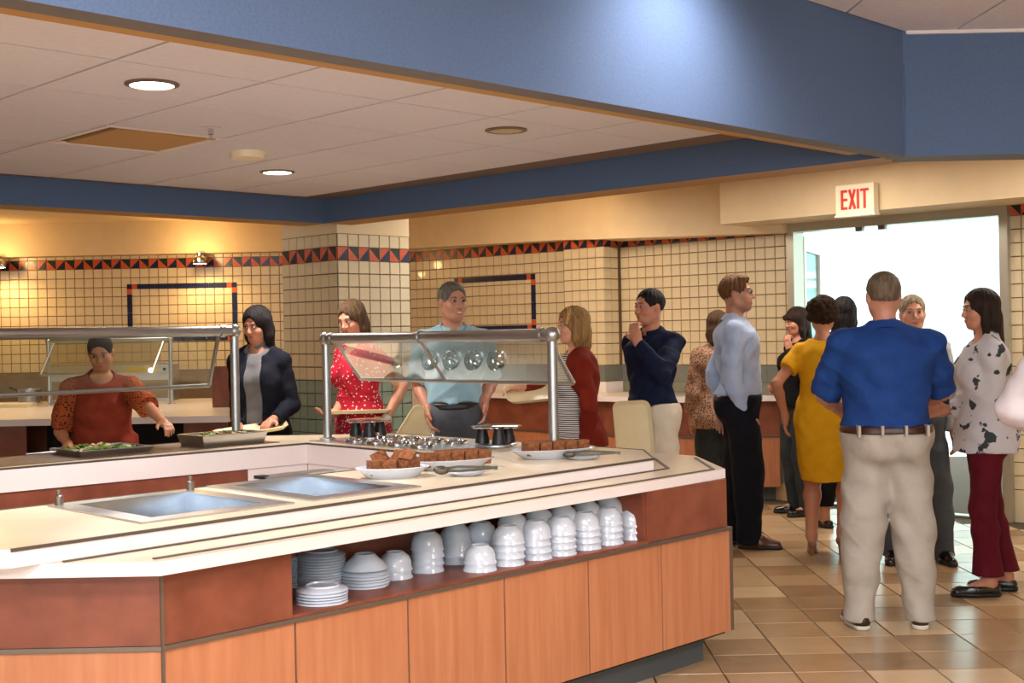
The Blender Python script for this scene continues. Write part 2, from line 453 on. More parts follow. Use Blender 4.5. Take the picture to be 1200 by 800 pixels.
# ---- square column turned 45 degrees
cc = Py(395, 300, 9.55)[:2]
e = 7 * T / R2
pA = (cc[0] - e, cc[1] + e); pB = (cc[0] + e, cc[1] + e); pC = (cc[0], cc[1] + 2 * e)
col = empty('wall_column', (cc[0], cc[1], 0))
tag(col, 'square tiled column with triangle border behind the red dress', None, None, 'structure')
ZC = 2.053
for nm, a, b in (('left', pA, cc), ('right', cc, pB)):
    L = 7 * T; ang = math.atan2(b[1] - a[1], b[0] - a[0])
    f = MB().box((0, .0, 0), (L, .03, 2.75)).build('column_face', M['grout'], col, loc=(a[0] - cc[0], a[1] - cc[1], 0), rz=ang)
    for i in range(7):
        for r in range(-20, 3):
            z = ZC + (r + .5) * T
            if r == 0: link('border_tile', me_border[(i + (1 if nm == 'left' else 0)) % 2], f, ((i + .5) * T, 0, z))
            elif r > 1: continue
            else: link('tile', me_cream if r >= -9 else me_green, f, ((i + .5) * T, 0, z))
    MB().box((0, -.006, ZC + 2 * T), (L, 0, 2.75)).build('column_head', M['plaster'], f)
MB().prism([(p[0] - cc[0], p[1] - cc[1]) for p in ((pA[0] + .03, pA[1]), (cc[0], cc[1] + .03), (pB[0] - .03, pB[1]), pC)], 0, 2.75).build('column_core', M['plaster'], col)

# ---- bulkheads of plaster along the back walls
_bt = [(-7.2, 13.6, 2.395), (-1.12, 13.56, 2.405), (.42, 12.2, 2.365), (.90, 11.66, 2.33), (2.30, 10.64, 2.275)]
_bb = [(-7.2, 13.82), (-1.1, 13.82), (.56, 12.42), (1.06, 12.06), (2.40, 10.72)]
_k = MB()
for (a_, b_, c_, d_) in zip(_bt[:-1], _bt[1:], _bb[:-1], _bb[1:]):
    lo_ = [a_, b_, (d_[0], d_[1], b_[2]), (c_[0], c_[1], a_[2])]
    hi_ = [(p_[0], p_[1], 2.75) for p_ in lo_]
    _k.add(lo_ + hi_, [(3, 2, 1, 0), (4, 5, 6, 7), (0, 1, 5, 4), (1, 2, 6, 5), (3, 0, 4, 7)])
bk = _k.build('wall_bulkhead', M['plaster'])
struct(bk, 'beige plaster bulkhead along the back walls')
def on_sum(x, y, s): return Pl(x, y, (1, 1, 0), s)
bl = on_sum(844, 240, 12.3)
bd = MB().prism([(bl[0], 12.3 - bl[0]), (5.6, 6.7), (6.05, 7.05), (bl[0] + .36, 12.66 - bl[0] + .0)], 2.35, 2.75).build('wall_bulkhead_door', M['plaster'])
struct(bd, 'beige plaster bulkhead above the exit door')

# ---- ceilings
ZB2, ZCE, ZH = 2.31, 2.475, 2.92
KC = (-1.37, 9.36); KR = (1.955, 6.23)
sd = lambda s, d: ((s - d) / R2, (s + d) / R2)             # rotated grid -> world
cb = MB().prism([KC, (1.80, 6.23), (-4.95, -.52), (-8.1, 2.6)], ZCE + .015, ZCE + .06).build('ceiling', M['cgrid'])
struct(cb, 'low suspended ceiling of pale square tiles')
s0, d0, ps, pd = 2.206, 4.83, .63, .645
tile_c = MB().box((-ps / 2 + .007, -pd / 2 + .005, 0), (ps / 2 - .007, pd / 2 - .005, .02)).mesh('ceiling_panel', M['ctile'])
HATCH = (1, 1)
for a in range(-9, 6):
    for b in range(-3, 5):
        s = s0 + (a + .5) * ps; d = d0 + (b + .5) * pd
        x, y = sd(s, d)
        if s > 5.64 or d > 7.62 or d < 3.14 or x < -6.9: continue
        if (a, b) == HATCH: continue
        w0, w1, q0, q1 = s - ps / 2, min(s + ps / 2, 5.66), max(d - pd / 2, 3.21), min(d + pd / 2, 7.6)
        if w1 - w0 > ps - .01 and q1 - q0 > pd - .01:
            link('ceiling_panel', tile_c, cb, (x, y, ZCE), math.pi / 4)
        else:
            MB().prism([sd(w0 + .006, q0 + .003), sd(w1 - .006, q0 + .003), sd(w1 - .006, q1 - .003), sd(w0 + .006, q1 - .003)][::1], ZCE, ZCE + .02).build('ceiling_panel', M['ctile'], cb)
# displaced hatch panel in its opening
hs, hd = s0 + (HATCH[0] + .5) * ps, d0 + (HATCH[1] + .5) * pd
hx, hy = sd(hs, hd)
M['tan'] = mat('tan_hatch', '#c79a63', .7)
hp = tag(MB().box((-.27, -.25, 0), (.30, .26, .012)).build('ceiling_hatch', M['tan'], None, loc=(hx + .02, hy + .06, ZCE + .002), rz=math.pi / 4), 'tan hatch panel sitting crooked in the low ceiling', 'ceiling panel')
fr = MB()
for lo, hi in (((-.31, -.32, -.004), (-.285, .32, .01)), ((.285, -.32, -.004), (.31, .32, .01)), ((-.285, .30, -.004), (.285, .32, .01)), ((-.285, -.32, -.004), (.285, -.30, .01))): fr.box(lo, hi)
fr.build('hatch_frame', M['white_lam'], cb, loc=(hx, hy, ZCE), rz=math.pi / 4)
# mid ceiling over the back zone
mc = MB().prism([(-7.2, 3.0), (-1.4, 9.7), (2.2, 6.4), (6.6, 6.4), (6.6, 6.6), (-.9, 14.0), (-7.2, 14.0)], 2.75, 2.8).build('ceiling_rear', M['plaster'])
struct(mc, 'plain ceiling behind the blue fascia')
struct(MB().box((-7.4, -4.4, 3.1), (6.8, 14.2, 3.2)).build('sky_block_roof', M['plaster']), 'unseen roof slab added above the ceilings to block sky light')  # unseen slab added to stop sky light leaking in over the ceilings
# high ceiling on the near side
hc = MB().prism([(-7.2, -4.2), (6.6, -4.2), (6.6, 6.25), (1.95, 6.25), (-7.2, -2.9)], ZH + .015, ZH + .06).build('ceiling_high', M['cgrid'])
struct(hc, 'high suspended ceiling of pale tiles in front of the blue soffit')
g1 = Pz(1180, 0, ZH); g2 = Pz(1122, 35, ZH); g3 = Pz(1012, 0, ZH); g4 = Pz(991, 19, ZH)
hs0 = (g1[0] + g1[1]) / R2
for a in range(-10, 12):
    for b in range(-12, 3):
        s = hs0 + (a + .5) * .61; d = 3.04 + (b - .5) * .61
        x, y = sd(s, d)
        if y > 5.0 or d > 2.74 or x < -6.8 or x > 6.2 or y < -3.8: continue
        link('ceiling_panel', tile_ch if 'tile_ch' in globals() else globals().setdefault('tile_ch', MB().box((-.30, -.302, 0), (.30, .302, .02)).mesh('ceiling_panel', M['ctile'])), hc, (x, y, ZH), math.pi / 4)
dh = np.array(g2[:2] - g1[:2]); dh /= np.linalg.norm(dh)
def ln(g, y): t = (y - g[1]) / dh[1]; return (g[0] + dh[0] * t, y)
gs = [g3 + (g3 - g1), g3, g1, g1 + (g1 - g3), g1 + 2 * (g1 - g3), g1 + 3 * (g1 - g3), g1 + 4 * (g1 - g3)]
for ga, gb in zip(gs[:-1], gs[1:]):
    a0, a1, b0, b1 = ln(ga, 5.45), ln(ga, 6.242), ln(gb, 5.45), ln(gb, 6.242)
    q = [(a0[0] + .006, a0[1]), (b0[0] - .006, b0[1]), (b1[0] - .006, b1[1]), (a1[0] + .006, a1[1])]
    cl = []
    for i_ in range(4):
        a_, b_ = q[i_], q[(i_ + 1) % 4]; fa_, fb_ = a_[1] - a_[0] - 4.27, b_[1] - b_[0] - 4.27
        if fa_ <= 0: cl.append(a_)
        if fa_ * fb_ < 0: t_ = fa_ / (fa_ - fb_); cl.append((a_[0] + (b_[0] - a_[0]) * t_, a_[1] + (b_[1] - a_[1]) * t_))
    q = cl
    if len(q) < 3: continue
    MB().prism(q, ZH + .004, ZH + .0149).build('ceiling_panel', M['ctile'], hc)
wrim = MB().box((1.97, 6.225, ZH - .012), (6.6, 6.249, ZH + .01)).build('wall_angle', M['white_lam'], hc)
for (x, y) in FILL_PANELS:  # glowing panels for the added fill lights
    t = empty('added_fill_light', (x, y, ZH))
    tag(t, 'added unseen fill light in the high ceiling' , 'light', 'added fill lights of the high ceiling')
    MB().box((-.6, -.31, -.045), (.6, .31, -.001)).build('housing', M['white_lam'], t)
    MB().box((-.55, -.27, -.05), (.55, .27, -.044)).build('diffuser', M['lampglow'], t)

for (x, y) in REAR_FILL:  # glowing panels for the fill lights added at the rear
    t = empty('added_fill_light', (x, y, 2.75)); tag(t, 'added unseen fill light above the customers behind the blue fascia', 'light', 'added fill lights of the rear ceiling')
    MB().box((-.5, -.27, -.045), (.5, .27, -.001)).build('housing', M['white_lam'], t)
    MB().box((-.45, -.23, -.05), (.45, .23, -.044)).build('diffuser', M['lampglow'], t)
# ---- blue soffits
def wallbox(name, p, q, t0, t1, z0, z1, mats, parent=None):
    """straight upright panel from p to q; t0..t1 is its thickness towards the left of p->q"""
    p = np.array(p, float); q = np.array(q, float); d = (q - p) / np.linalg.norm(q - p); n = np.array([-d[1], d[0]])
    b = MB(); poly = [p + n * t0, q + n * t0, q + n * t1, p + n * t1]
    b.prism(poly, z0, z1, 0)
    if isinstance(mats, (list, tuple)) and len(mats) > 1: b.m[0] = 1
    return b.build(name, mats, parent)
s1 = wallbox('wall_soffit', (-6.9, -2.62), (1.955, 6.24), 0, .10, ZB2, 2.93, [M['blue'], M['soffit_shade']])
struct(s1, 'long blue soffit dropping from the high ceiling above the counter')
o = wallbox('edge_strip', (-6.9, -2.62), (1.82, 6.10), .10, .20, ZB2 + .01, ZCE + .01, [M['ochre'], M['ochre']], s1)
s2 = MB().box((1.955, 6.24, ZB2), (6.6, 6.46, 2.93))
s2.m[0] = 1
s2 = struct(s2.build('wall_soffit_right', [M['blue'], M['soffit_shade']]), 'blue soffit facing the camera at upper right')
o = MB().prism([(1.80, 6.12), (1.955, 6.245), (2.35, 6.245), (2.35, 6.46), (2.12, 6.46), (1.90, 6.36)], ZB2 + .001, ZB2 + .2).build('corner_block', M['soffit_shade'], s2)
s3 = wallbox('wall_fascia_right', KC, KR, 0, .26, ZB2 + .004, 2.76, [M['blue'], M['ochre']])
struct(s3, 'blue fascia band from the column to the exit side')
s4 = wallbox('wall_fascia_left', (-7.2, 3.55), KC, 0, .26, ZB2 + .002, 2.765, [M['blue'], M['ochre']])
struct(s4, 'blue fascia band above the left serving counter')

# ---- ceiling fittings
def downlight(px, py, on, label, energy=0, color=(1, .9, .85)):
    p = Pz(px, py, ZCE); t = empty('recessed_light', (p[0], p[1], ZCE))
    tag(t, label, 'light')
    MB().lathe([(.105, .0), (.105, -.006), (.085, -.010), (.085, .0)], 28, closed=True).build('trim_ring', M['trim'], t, True)
    if on: MB().lathe([(.0, -.006), (.086, -.006), (.086, -.002), (0, -.002)], 28).build('lamp', M['lampglow'], t)
    else:
        MB().lathe([(.086, -.008), (.075, -.004), (.05, -.002), (.02, -.003), (0, -.003)], 28).build('reflector', M['chrome'], t, True)
    if energy: spot('downlight_lamp', (p[0], p[1], ZCE - .03), (p[0], p[1], 0), energy, color, 125, .8, .08)
    return t
downlight(178, 98, True, 'large lit recessed light, nearest in the low ceiling', 170, (1, .95, .97))
downlight(325, 201, True, 'small lit recessed light near the left blue fascia', 125, (1, .91, .84))
downlight(593, 152, False, 'unlit chrome recessed light in the low ceiling')
p = Pz(247, 150, ZCE); t = empty('fire_sprinkler', (p[0], p[1], ZCE)); tag(t, 'small chrome fire sprinkler in the low ceiling', 'sprinkler')
MB().lathe([(0, -.004), (.055, -.004), (.05, 0), (0, 0)], 20).build('escutcheon', M['ctile'], t, True)
MB().lathe([(.014, -.004), (.014, -.03), (.008, -.034), (.008, -.05), (.022, -.05), (.022, -.054), (0, -.054)], 16).build('sprinkler_head', M['chrome'], t, True)
p = Pz(290, 178, ZCE); t = empty('smoke_detector', (p[0], p[1], ZCE)); tag(t, 'round beige smoke detector on the low ceiling', 'smoke detector')
MB().lathe([(.095, 0), (.095, -.012), (0, -.012)], 26).build('base', M['signw'], t, True)
MB().lathe([(.09, -.012), (.086, -.035), (.06, -.042), (0, -.042)], 26).build('cover', M['signw'], t, True)

# ---- warm lamps under the back bulkhead
for (px, py, lab) in ((234, 303, 'small round glass lamp under the back bulkhead above the tile frame'), (-2, 309, 'small round glass lamp under the back bulkhead at the left edge')):
    Y = 13.5; p = Py(px, py, Y)
    t = empty('bulkhead_lamp', (p[0], Y, 2.40)); tag(t, lab, 'lamp')
    MB().lathe([(.035, 0), (.03, -.03), (.028, -.045), (0, -.045)], 18).build('socket', M['chrome'], t, True)
    MB().lathe([(.03, -.03), (.07, -.05), (.08, -.09), (.072, -.12), (.07, -.12), (.074, -.09), (.062, -.055), (.026, -.036)], 20, closed=True).build('shade', M['chrome'], t, True)
    MB().lathe([(0, -.118), (.07, -.118), (.07, -.112), (0, -.112)], 18).build('bulb', M['lampglow'], t)
    spot('bulkhead_lamp_light', (p[0], Y, 2.26), (p[0] + .1, 13.6, 1.0), 28, (1, .62, .25), 150, .7, .05)
    l = bpy.data.lights.new('bulkhead_lamp_glow', 'POINT'); l.energy = 10; l.color = (1, .62, .25); l.shadow_soft_size = .05
    lo = bpy.data.objects.new('bulkhead_lamp_glow', l); COL.objects.link(lo); lo.location = (p[0], Y - .25, 2.36)
for px in (560, 690):                      # unseen spots added to wash the angled wall
    p = Py(px, 282, 11.6)
    spot('wall_wash_fill', (p[0] - .5, 10.9, 2.7), (p[0] + .3, 12.7, 1.3), 22, (1, .70, .4), 120, .8, .06)

# ---- exit door: aluminium frame, two leaves standing open outwards
dfr = empty('door_1', (DL[0], DL[1], 0), -math.pi / 4); tag(dfr, 'open double glass exit door in an aluminium frame', None, None, 'structure')
DW = math.hypot(DR[0] - DL[0], DR[1] - DL[1])
for nm, lo, hi in (('jamb', (-.02, -.06, 0), (.045, .10, 2.36)), ('jamb', (DW - .045, -.06, 0), (DW + .02, .10, 2.36)), ('head', (.045, -.06, 2.28), (DW - .045, .10, 2.36))):
    MB().box(lo, hi).build(nm, M['frame'], dfr)
MB().box((0, -.02, 0), (DW, .08, .015)).build('threshold', M['frame'], dfr)
for xx in (.62, .82): MB().box((xx, -.05, 2.245), (xx + .06, -.01, 2.28)).build('door_stop', M['trim'], dfr)
M['pane'] = glass('door_pane', '#e8fbf6')
def leaf(h, ang):
    g = empty('door_leaf', h); g.parent = dfr; g.rotation_euler = (0, 0, ang)
    w = .90
    for lo, hi in (((0, 0, .02), (.10, .045, 2.25)), ((w - .10, 0, .02), (w, .045, 2.25)), ((.1, 0, .02), (w - .1, .045, .28)), ((.1, 0, 2.13), (w - .1, .045, 2.25))):
        MB().box(lo, hi).build('stile', M['white_lam'], g)
    MB().box((.1, .018, .28), (w - .1, .026, 2.13)).build('glass_pane', M['pane'], g)
    MB().tube([(.1, -.05, 1.0), (w - .1, -.05, 1.0)], .016).build('push_bar', M['frame'], g)
leaf((.05, .1, 0), math.radians(112)); leaf((DW - .05, .1, 0), math.radians(52))
# ---- exit sign
ps_ = on_sum(1008, 234, 12.3)
sg = empty('exit_sign', (ps_[0] - .02, ps_[1] - .02, ps_[2]), -math.pi / 4); tag(sg, 'cream exit sign with red capital letters above the door', 'exit sign')
MB().cbox((-.16, -.055, -.115), (.16, .015, .115), .004).build('housing', M['signw'], sg)
MB().box((-.17, -.06, -.128), (.17, .015, -.114)).build('base_rail', M['signw'], sg)
lt = MB(); zz = .075; y0, y1 = -.060, -.054; st = .02
def bar(x0, z0, x1, z1, w=st):
    d = Vector((x1 - x0, 0, z1 - z0)).normalized(); n = Vector((-d.z, 0, d.x)) * (w / 2)
    a, b = Vector((x0, 0, z0)), Vector((x1, 0, z1)); q = [a - n, b - n, b + n, a + n]
    v = [(p.x, y0, p.z) for p in q] + [(p.x, y1, p.z) for p in q]
    lt.add(v, [(0, 1, 2, 3), (7, 6, 5, 4), (0, 4, 5, 1), (1, 5, 6, 2), (2, 6, 7, 3), (3, 7, 4, 0)])
bar(-.105, -zz, -.105, zz); [bar(-.105, z, -.06, z) for z in (-zz + .01, 0, zz - .01)]
bar(-.042, -zz, .004, zz); bar(.004, -zz, -.042, zz)
bar(.03, -zz, .03, zz); bar(.085, -zz, .085, zz); bar(.05, zz - .01, .12, zz - .01)
lt.build('lettering', M['red'], sg)

# ---- outside: paving and the pale building across the yard
gnd = MB().prism([(-.5, 14), (6.6, 6.9), (30, 6.9), (30, 40), (-.5, 40)], -.3, -.02).build('ground', mat('paving', '#cfd2cc', .8))
struct(gnd, 'bright paving outside the exit door')
fa = empty('building', (8.5, 17.5, 0), -math.pi / 4); tag(fa, 'pale building with tall windows outside the exit door', 'building')
M['facade'] = mat('pale_facade', '#f4f8f6', .8); M['fglass'] = mat('facade_glass', '#c2e0da', .35)
MB().box((-10, .12, 0), (10, .4, 9)).build('wall', M['facade'], fa)
for i in range(-5, 5):
    for zz0, zz1 in ((.3, 2.1), (2.35, 3.9)):
        w_ = MB().box((i * 1.9 + .2, .06, zz0), (i * 1.9 + 1.75, .10, zz1)).build('window', M['fglass'], fa)
        f_ = MB()
        for lo, hi in (((i * 1.9 + .1, 0, zz0 - .1), (i * 1.9 + .2, .12, zz1 + .1)), ((i * 1.9 + 1.75, 0, zz0 - .1), (i * 1.9 + 1.85, .12, zz1 + .1)), ((i * 1.9 + .2, 0, zz1), (i * 1.9 + 1.75, .12, zz1 + .1)), ((i * 1.9 + .2, 0, zz0 - .1), (i * 1.9 + 1.75, .12, zz0)), ((i * 1.9 + .95, .01, zz0), (i * 1.9 + 1.0, .11, zz1))): f_.box(lo, hi)
        f_.build('window_frame', M['facade'], w_)
MB().box((-10, -1.2, 4.2), (10, .12, 4.5)).build('canopy', M['facade'], fa)

# ================================================================== SERVING ISLAND
A, B, C = (-1.002, 3.552), (.943, 5.646), (.902, 6.265)
LEDGE = [(-2.05, 3.56), A, B, C, (-.55, 7.71), (-1.48, 7.71), (-3.35, 5.84), (-2.75, 5.39), (-1.119, 6.832), (-.205, 5.875), (-2.05, 4.03)]
TOP = [(-2.05, 3.50), (-1.397, 3.488), (.624, 5.654), (.621, 6.07), (-.71, 7.40), (-1.47, 7.40), (-3.0, 5.87), (-2.75, 5.39), (-1.119, 6.832), (-.205, 5.875), (-2.05, 4.03)]
W1 = (1.955, 2.53, 3.60, 4.26); W2 = (2.605, 3.105, 3.60, 4.29)
def rect(w, i=0): return [sd(w[0] + i, w[2] + i), sd(w[1] - i, w[2] + i), sd(w[1] - i, w[3] - i), sd(w[0] + i, w[3] - i)]
top = slab('worktop', TOP, [rect(W1, .03), rect(W2, .03)], .848, .9, M['beige_lam'], None, M['white_lam'])
tag(top, 'beige U-shaped worktop of the serving island with white edges', 'worktop')
def strip(name, pts, z0, z1, w, m, parent):
    for p, q in zip(pts[:-1], pts[1:]): wallbox(name, p, q, -w / 2, w / 2, z0, z1, m, parent)
strip('edge_trim', TOP[1:7], .893, .9025, .008, M['trim_dk'], top)
strip('edge_trim', [(-2.75, 5.39), (-1.119, 6.832), (-.205, 5.875), (-2.05, 4.03)], .893, .9025, .008, M['trim_dk'], top)
# inner aprons of the two far arms
def inset(p, q, t): 
    p = np.array(p); q = np.array(q); d = (q - p) / np.linalg.norm(q - p); return d
wallbox('apron', (-2.75, 5.39), (-1.119, 6.832), -.004, .02, .79, .8925, M['white_lam'], top)
wallbox('apron', (-1.119, 6.832), (-.205, 5.875), -.004, .02, .79, .8925, M['white_lam'], top)
# dark inset of the left arm and steel inset of the right arm
MB().prism([sd(.9, 5.79), sd(3.98, 5.79), sd(3.98, 6.24), sd(.9, 6.24)], .9, .903).build('dark_inset', mat('brown_smoked_top', '#4c3826', .45, c2='#5a4430', scale=9), top)
MB().prism([sd(4.12, 4.48), sd(4.56, 4.48), sd(4.56, 5.72), sd(4.12, 5.72)], .9, .903).build('steel_inset', M['steel'], top)

led = slab('tray_ledge', LEDGE, [rect(W1, .03), rect(W2, .03)], .807, .8475, M['beige_lam'], None, M['white_lam'])
tag(led, 'lower tray ledge round the serving island with dark inlaid strips', 'tray slide')
L1 = [Pz(74, 658.5, .848)[:2], Pz(783, 549, .848)[:2], Pz(767, 537, .848)[:2]]
L2 = [Pz(180, 655, .848)[:2], Pz(836, 550, .848)[:2], Pz(815, 536.5, .848)[:2]]
strip('inlay_strip', L1, .8475, .852, .013, M['trim_dk'], led)
strip('inlay_strip', L2, .8475, .852, .013, M['trim_dk'], led)

# base of the near side
F0, F1 = np.array((-1.021, 3.619)), np.array((.953, 5.618))
FD = (F1 - F0) / np.linalg.norm(F1 - F0); FL = np.linalg.norm(F1 - F0)
FN = np.array([-FD[1], FD[0]])
def fp(t, o=0): p = F0 + FD * t + FN * o; return (p[0], p[1])
def ft(x, y): p = Pl(x, y, (FN[0], FN[1], 0), float(FN @ F0)); return float((p[:2] - F0) @ FD)
base = empty('counter_base', (F0[0], F0[1], 0)); 
tag(base, 'near base of the serving island in cherry wood and rust panels with an open niche', 'counter')
def bpart(name, poly, z0, z1, m): return MB().prism([(p[0] - F0[0], p[1] - F0[1]) for p in poly], z0, z1).build(name, m, base)
def bwall(name, p, q, t0, t1, z0, z1, m): return wallbox(name, np.array(p) - F0, np.array(q) - F0, t0, t1, z0, z1, m, base)
tn0, tn1 = ft(342, 680), ft(760, 610)
DEP = .36
bpart('carcass', [(-2.0, 3.64), fp(.012, .02), fp(FL - .02, .02), (.88, 6.2), (-.05, 5.95), (-.25, 5.80), (-2.0, 4.05)], .12, .598, M['dark'])
bpart('carcass', [fp(0.3, DEP + .012), fp(FL - .02, DEP + .012), (.55, 6.3), (-.25, 5.80), (-2.0, 4.05), (-2.0, 3.66), fp(.02, .022), fp(tn0, .02), fp(tn0, DEP + .012)][::1], .598, .806, M['dark'])
bpart('carcass', [fp(tn1, .02), fp(FL - .02, .02), fp(FL - .02, DEP + .01), fp(tn1, DEP + .01)], .598, .806, M['dark'])
bpart('kickboard', [(-1.95, 3.74), fp(.05, .09), fp(FL - .09, .09), (.86, 6.1), (.2, 6.0), (-1.95, 3.85)], 0, .12, M['kick'])
divs = [0, .4633, .9266, 1.39, 1.8532, 2.3165, FL]
for k, (a, b) in enumerate(zip(divs[:-1], divs[1:])):
    bwall('wood_panel', fp(a + .004), fp(b - .004), 0, .018, .134, .578, M['wood'])
for t in divs[1:-1]: bwall('panel_joint', fp(t - .004), fp(t + .004), .004, .02, .134, .578, M['trim'])
bwall('corner_strip', fp(-.004), fp(.006), -.006, .02, .134, .806, M['trim'])
bwall('corner_strip', fp(FL - .003), fp(FL + .012), -.006, .02, .134, .585, M['trim'])
bwall('metal_band', fp(0), fp(FL + .01), -.008, .02, .580, .594, M['trim'])
bwall('metal_band', (-2.0, 3.619), fp(0), -.008, .02, .580, .594, M['trim'])
bwall('wood_panel', (-2.0, 3.619), fp(-.004), 0, .018, .134, .578, M['wood'])
bwall('rust_panel', (-2.0, 3.619), fp(-.004), 0, .018, .595, .806, M['rust'])
bwall('rust_panel', fp(.006), fp(tn0), 0, .018, .595, .806, M['rust'])
bwall('rust_panel', fp(tn1), fp(FL - .005), 0.01, .03, .595, .806, M['rust'])
bpart('niche_shelf', [fp(tn0), fp(tn1), fp(tn1, DEP), fp(tn0, DEP)], .594, .604, M['rust'])
bwall('niche_back', fp(tn0, 0), fp(tn1, 0), DEP, DEP + .012, .604, .806, M['rust'])
bwall('niche_side', fp(tn0 - .0), fp(tn0 + .012), .018, DEP, .604, .806, M['rust'])
bwall('niche_side', fp(tn1 - .012), fp(tn1), .018, DEP, .604, .806, M['rust'])
# base of the two far arms
ab = empty('counter_base', (-1.1, 7.0, 0)); tag(ab, 'far base of the serving island behind the staff aisle, white and rust', 'counter')
def aw(name, p, q, t0, t1, z0, z1, m): return wallbox(name, np.array(p) - (-1.1, 7.0), np.array(q) - (-1.1, 7.0), t0, t1, z0, z1, m, ab)
IL, IC, IR = np.array((-2.75, 5.39)), np.array((-1.119, 6.832)), np.array((-.205, 5.875))
cx = Pl(291, 555, (IC[1] - IL[1], -(IC[0] - IL[0]), 0), float((IC[1] - IL[1]) * IC[0] - (IC[0] - IL[0]) * IC[1]))[:2]
aw('rust_panel', IL, cx, .004, .02, .08, .788, M['rust'])
aw('white_panel', cx, IC, .002, .02, .08, .788, M['white_lam'])
aw('white_panel', IC, IR, .002, .02, .08, .788, M['white_lam'])
MB().prism([(p[0] + 1.1, p[1] - 7.0) for p in ((-2.77, 5.41), (-1.119, 6.86), (-.2, 5.9), (.62, 6.3), (.86, 6.18), (-.6, 7.63), (-1.44, 7.63), (-3.3, 5.84))], .08, .806).build('carcass', M['rust'], ab)
MB().prism([(p[0] + 1.1, p[1] - 7.0) for p in ((-2.77, 5.5), (-1.119, 6.95), (-.2, 6.0), (.5, 6.3), (-.6, 7.5), (-1.44, 7.5), (-3.2, 5.84))], 0, .08).build('kickboard', M['kick'], ab)

# ---- steel food wells dropped into the worktop
def well(w, label, inner):
    t = empty('food_well', (*sd((w[0] + w[1]) / 2, (w[2] + w[3]) / 2), .9), math.pi / 4); tag(t, label, 'food well')
    a, b = (w[1] - w[0]) / 2, (w[3] - w[2]) / 2
    i0, i1 = a - .075, b - .075
    r = MB()
    for lo, hi in (((-a, -b, 0), (a, -i1, .006)), ((-a, i1, 0), (a, b, .006)), ((-a, -i1, 0), (-i0, i1, .006)), ((i0, -i1, 0), (a, i1, .006))): r.box(lo, hi)
    r.build('rim', M['steel'], t)
    p = MB(); zz = -.16; j0, j1 = i0 - .02, i1 - .02
    v = [(-i0, -i1, .004), (i0, -i1, .004), (i0, i1, .004), (-i0, i1, .004), (-j0, -j1, zz), (j0, -j1, zz), (j0, j1, zz), (-j0, j1, zz)]
    p.add(v, [(0, 4, 5, 1), (1, 5, 6, 2), (2, 6, 7, 3), (3, 7, 4, 0), (4, 7, 6, 5)])
    p.build('basin', M['steel_in'], t)
    if inner:
        q = MB(); q.box((-j0, -.012, -.05), (j0, .012, -.035)); q.build('divider_bar', M['steel'], t)
        for sx in (-1, 1):
            MB().lathe([(.014, 0), (.014, .03), (.008, .034), (.008, .05), (0, .05)], 12, c=(sx * (a - .03), b - .03, .006)).build('clip', M['trim'], t, True)
    return t
well(W1, 'empty steel food well nearest the left end of the island', True)
well(W2, 'empty steel food well beside the pile of brownies', False)
ld = empty('steel_cover', (*sd(3.06, 4.335), .9), math.pi / 4); tag(ld, 'flat steel cover lying at the back edge behind the second food well', 'cover')
MB().cbox((-.17, -.035, 0.003), (.17, .045, .012), .002).build('plate', M['steel'], ld)
MB().box((-.19, -.02, .003), (-.15, .03, .016)).build('handle', M['black'], ld)

# ---- china in the niche
ZS = .604
def lathe_me(name, prof, m, n=26): return MB().lathe(prof, n, closed=True).mesh(name, m, True)
bowl_me = lathe_me('bowl', [(.030, .066), (.033, .066), (.036, .061), (.050, .050), (.0575, .032), (.0590, .010), (.0620, .006), (.0640, 0), (.0605, 0), (.0575, .008), (.056, .030), (.046, .046), (.033, .056), (.0, .058), (0, .060), (.028, .060)], M['china'])
bigbowl_me = lathe_me('bowl', [(.032, .052), (.036, .052), (.040, .046), (.066, .022), (.082, 0), (.079, 0), (.062, .020), (.036, .042), (0, .044), (0, .047), (.030, .047)], M['china'])
plate_me = lathe_me('plate', [(.052, .016), (.056, .016), (.058, .011), (.076, .006), (.0855, .0), (.086, -.002), (.083, -.003), (.074, .002), (.054, .007), (0, .007), (0, .011), (.05, .011)], M['china'], 30)
NSTACK = [0]
def stack(px, py, n, me, step, r, where, kind='bowl', back=0., z0=ZS, jit=.002):
    p = Pz(px, py, ZS)
    v = np.array([p[0], p[1]]); v = v / np.linalg.norm(v)
    c = p[:2] + v * (r + back)
    top_z = z0
    for k in range(n):
        z = z0 + k * step
        o = link(kind, me, None, (c[0] + random.uniform(-jit, jit), c[1] + random.uniform(-jit, jit), z), random.uniform(0, 6))
        pos = n - 1 - k
        if n == 1: lab = 'white china %s, the only one of %s' % (kind, where)
        elif pos == 0: lab = 'topmost white %s of %s' % (kind, where)
        else: lab = '%s white %s from top of %s' % (ORD[pos], kind, where)
        tag(o, lab, kind, 'stacked %ss in the niche' % kind)
        top_z = z
    return c, top_z
P_ = .0095
stack(378, 711, 5, plate_me, P_, .086, 'the low front plate pile', 'plate', z0=ZS + .003)
stack(377, 694, 12, plate_me, .0098, .082, 'the tall plate pile', 'plate', back=.035, z0=ZS + .003)
stack(347, 692, 11, plate_me, .0098, .082, 'the plate pile half hidden by the niche edge', 'plate', back=.05, z0=ZS + .003)
c, zt = stack(428, 691, 5, plate_me, P_ + .001, .084, 'the plate pile carrying one bowl', 'plate', z0=ZS + .003)
o = link('bowl', bigbowl_me, None, (c[0], c[1], zt + .014)); tag(o, 'single wide white bowl upturned on a plate pile', 'bowl', 'stacked bowls in the niche')
